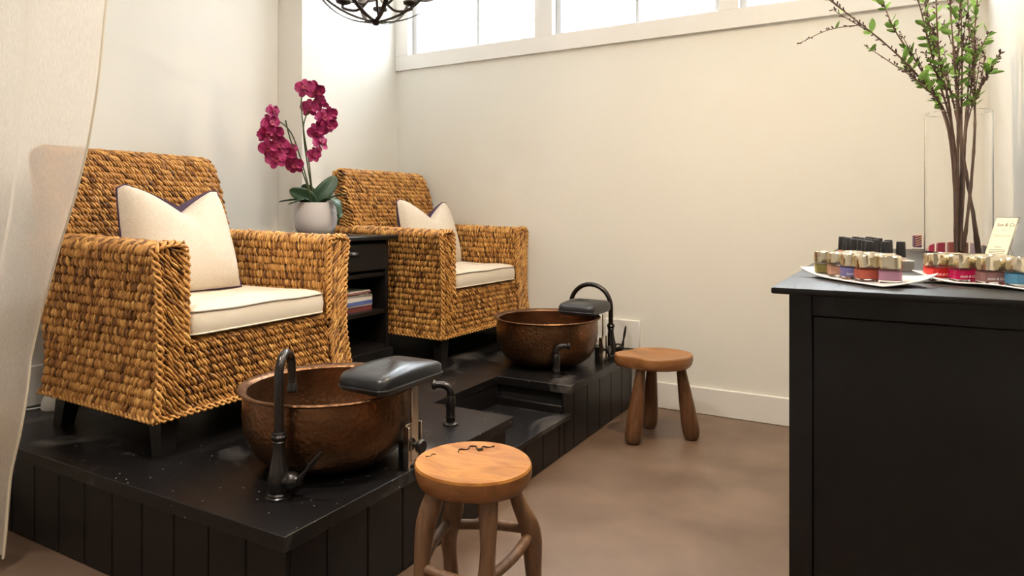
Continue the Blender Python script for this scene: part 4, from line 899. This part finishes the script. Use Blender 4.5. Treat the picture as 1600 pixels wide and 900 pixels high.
pr = MB(); a = Vector((0, 0, 0)); prop = [CM @ Vector((0, 0.09, -0.003)), Vector((lx_.x*0.085, lx_.y*0.085, 0.0005))]
pr.tube(prop, 0.0015, 6); pr.build('prop', 'clear', card)
# glass vase with branches
VX, VY, VR = 0.166, 2.728, 0.098
vs = thing('glass_vase', 'tall clear glass cylinder vase holding budding branches', 'vase', (VX, VY, KT))
MB().lathe([(0.0, 0.0), (VR-0.002, 0.0), (VR, 0.003), (VR, 0.478), (VR-0.002, 0.480), (VR-0.004, 0.478), (VR-0.004, 0.016), (VR-0.008, 0.012), (0.0, 0.012)], n=64).build('cylinder', 'vase', vs, 40, merge=True)
B = [
 [(0.166, 2.729, 0.95), (0.164, 2.728, 1.164), (0.135, 2.700, 1.400), (0.066, 2.580, 1.512), (-0.04, 2.451, 1.623), (-0.202, 2.301, 1.758)],
 [(0.172, 2.744, 0.949), (0.166, 2.741, 1.165), (0.148, 2.707, 1.377), (0.104, 2.648, 1.542), (0.075, 2.574, 1.656), (0.039, 2.553, 1.82)],
 [(0.161, 2.703, 0.951), (0.165, 2.717, 1.185), (0.163, 2.716, 1.42), (0.152, 2.709, 1.633), (0.137, 2.701, 1.846)],
 [(0.174, 2.722, 0.951), (0.175, 2.734, 1.186), (0.176, 2.746, 1.423), (0.178, 2.747, 1.638), (0.172, 2.744, 1.875)],
 [(0.222, 2.770, 0.954), (0.206, 2.763, 1.122), (0.181, 2.749, 1.294), (0.157, 2.735, 1.444), (0.125, 2.717, 1.573), (0.089, 2.719, 1.686), (0.07, 2.732, 1.844)],
 [(0.228, 2.742, 0.956), (0.208, 2.731, 1.1), (0.185, 2.728, 1.239), (0.172, 2.744, 1.401), (0.166, 2.763, 1.599), (0.176, 2.803, 1.825)],
 [(0.178, 2.701, 0.96), (0.199, 2.702, 1.184), (0.21, 2.708, 1.353), (0.209, 2.696, 1.477), (0.204, 2.67, 1.619), (0.213, 2.652, 1.779)],
 [(0.157, 2.735, 0.96), (0.153, 2.733, 1.208), (0.128, 2.690, 1.420), (0.086, 2.590, 1.478), (0.03, 2.49, 1.522), (-0.022, 2.403, 1.552), (-0.097, 2.315, 1.601)],
 [(0.171, 2.755, 0.949), (0.163, 2.75, 1.186), (0.134, 2.78, 1.408), (0.062, 2.797, 1.594), (-0.016, 2.775, 1.734), (-0.06, 2.785, 1.856)],
 [(0.171, 2.697, 0.973), (0.181, 2.714, 1.164), (0.187, 2.695, 1.374), (0.218, 2.655, 1.491), (0.247, 2.637, 1.547), (0.276, 2.631, 1.603)],
 [(0.168, 2.742, 0.949), (0.172, 2.744, 1.165), (0.189, 2.788, 1.383), (0.205, 2.832, 1.608), (0.203, 2.876, 1.841)],
 [(0.163, 2.716, 0.961), (0.156, 2.690, 1.205), (0.140, 2.655, 1.425), (0.105, 2.533, 1.583), (0.092, 2.468, 1.768)],
 [(0.172, 2.744, 0.96), (0.176, 2.746, 1.186), (0.196, 2.781, 1.426), (0.221, 2.818, 1.603), (0.263, 2.865, 1.718)]]
random.seed(9)
lf = MB(); lf.grid(lambda u, v: (v*1.0, (u-0.5)*0.46*math.sin(PI*(0.04+0.94*v))**0.8, 0.10*abs(u-0.5)*2*math.sin(PI*v)+0.22*v*v), 4, 7); lf0 = lf.build('leaf', 'leaf', None, 80)
for bi, pts in enumerate(B):
    pts = [(p[0], p[1], max(p[2], KT+0.016)) for p in pts]
    P = smooth_path(pts, 8); n = len(P); base = Vector(pts[0])
    t = thing('budding_branch', {0: 'longest budding branch, arching far out of the glass vase with a long side twig', 7: 'thin low arching branch tipped with dark buds in the glass vase', 9: 'thin short branch bending from the glass vase toward the side wall'}.get(bi, 'upright budding branch with small green leaves standing in the glass vase'), 'branch', base, 0, 'branches in the vase')
    thin = bi in (7, 9)
    m = MB(base); r0 = 0.0052 if not thin else 0.0032; R = [r0*(1-0.68*k/n) for k in range(n)]
    for k in range(n):
        if k % 5 == 3: R[k] *= 1.28
    m.tube(P, R, 7)
    bd = MB(base); leaves = []
    def buds(path, dens, r):
        for k in range(1, len(path)):
            if random.random() > dens: continue
            tdir = (path[k]-path[k-1]).normalized(); s_ = Vector((random.uniform(-1, 1), random.uniform(-1, 1), random.uniform(-0.3, 1))); s_ = (s_-tdir*s_.dot(tdir)).normalized()
            p = path[k]+s_*r*1.0; d = (tdir*0.7+s_*0.7).normalized(); l_ = random.uniform(0.007, 0.014)
            bd.tube([p, p+d*l_*0.4, p+d*l_*0.8, p+d*l_], [0.0012, 0.0024, 0.0017, 0.0003], 5)
    up = [p for p in P if p.z > 1.42]
    fine = smooth_path([tuple(p) for p in up[::2]], 6) if len(up) > 3 else up
    buds(fine, 0.4, 0.003)
    tw = []
    if bi == 0: tw.append([(-0.101, 2.395, 1.680), (-0.142, 2.335, 1.668), (-0.2, 2.279, 1.648), (-0.263, 2.209, 1.604)])
    for q in range(2 if thin else 4):
        k = random.choice([q_ for q_ in range(n-3) if P[q_].z > 1.445]); a = P[k]; tdir = (P[k+1]-P[k]).normalized(); s_ = Vector((random.uniform(-1, 0.6), random.uniform(-1, 0.6), random.uniform(0, 0.5)))
        d = (tdir+s_*0.55).normalized(); L = random.uniform(0.06, 0.15); tw.append([tuple(a), tuple(a+d*L*0.5+Vector((0, 0, 0.008))), tuple(a+d*L+Vector((0, 0, 0.02)))])
    for w in tw:
        if any(p[0] > XR-0.025 for p in w): continue
        pp = smooth_path(w, 6); m.tube(pp, [0.0021*(1-0.6*k/len(pp)) for k in range(len(pp))], 5); buds(smooth_path([tuple(p) for p in pp], 2), 0.6, 0.0018)
        if random.random() < 0.8: leaves.append((pp[len(pp)//2], (pp[-1]-pp[0]).normalized()))
    m.build('stem', 'twig', t, 80); tag(bd.build('buds', 'bud', t, 80), kind='stuff')
    for q in range(15 if not thin else 6):
        k = random.randrange(int(n*0.42), n-1)
        if P[k].z < 1.445: continue
        leaves.append((P[k], (P[min(k+1, n-1)]-P[k-1]).normalized()))
    for p, tdir in leaves:
        for _ in range(2 if random.random() < 0.45 else 1):
            s_ = Vector((random.uniform(-1, 1), random.uniform(-1, 1), random.uniform(-0.2, 0.5))); s_ = (s_-tdir*s_.dot(tdir)).normalized(); d = (tdir*random.uniform(0.2, 0.9)+s_).normalized()
            L = random.uniform(0.024, 0.046)
            if p.x+d.x*L > XR-0.02: continue
            q = Matrix.Rotation(random.uniform(-1, 1), 4, d) @ d.to_track_quat('X', 'Z').to_matrix().to_4x4()
            o = inst(lf0, t, p-base, None, (L,)*3, 'leaf'); o.rotation_euler = q.to_euler()
bpy.data.objects.remove(lf0)
# ------------------------------------------------------------------ small white adaptor on the platform behind the chair leg
ad = thing('white_adaptor', 'small white dome shaped adaptor with cord behind the armchair leg', 'adaptor', (-2.935, 1.475, PT))
MB().lathe([(0, 0), (0.050, 0), (0.052, 0.01), (0.046, 0.04), (0.030, 0.066), (0.012, 0.076), (0, 0.077)], n=28).build('dome', 'whiteplastic', ad)
MB(ad.location).tube(smooth_path([(-2.95, 1.46, PT+0.012), (-2.98, 1.40, PT+0.006), (-3.0, 1.33, PT+0.020), (-3.01, 1.25, PT+0.010)], 6), 0.003, 6).build('cord', 'whiteplastic', ad)
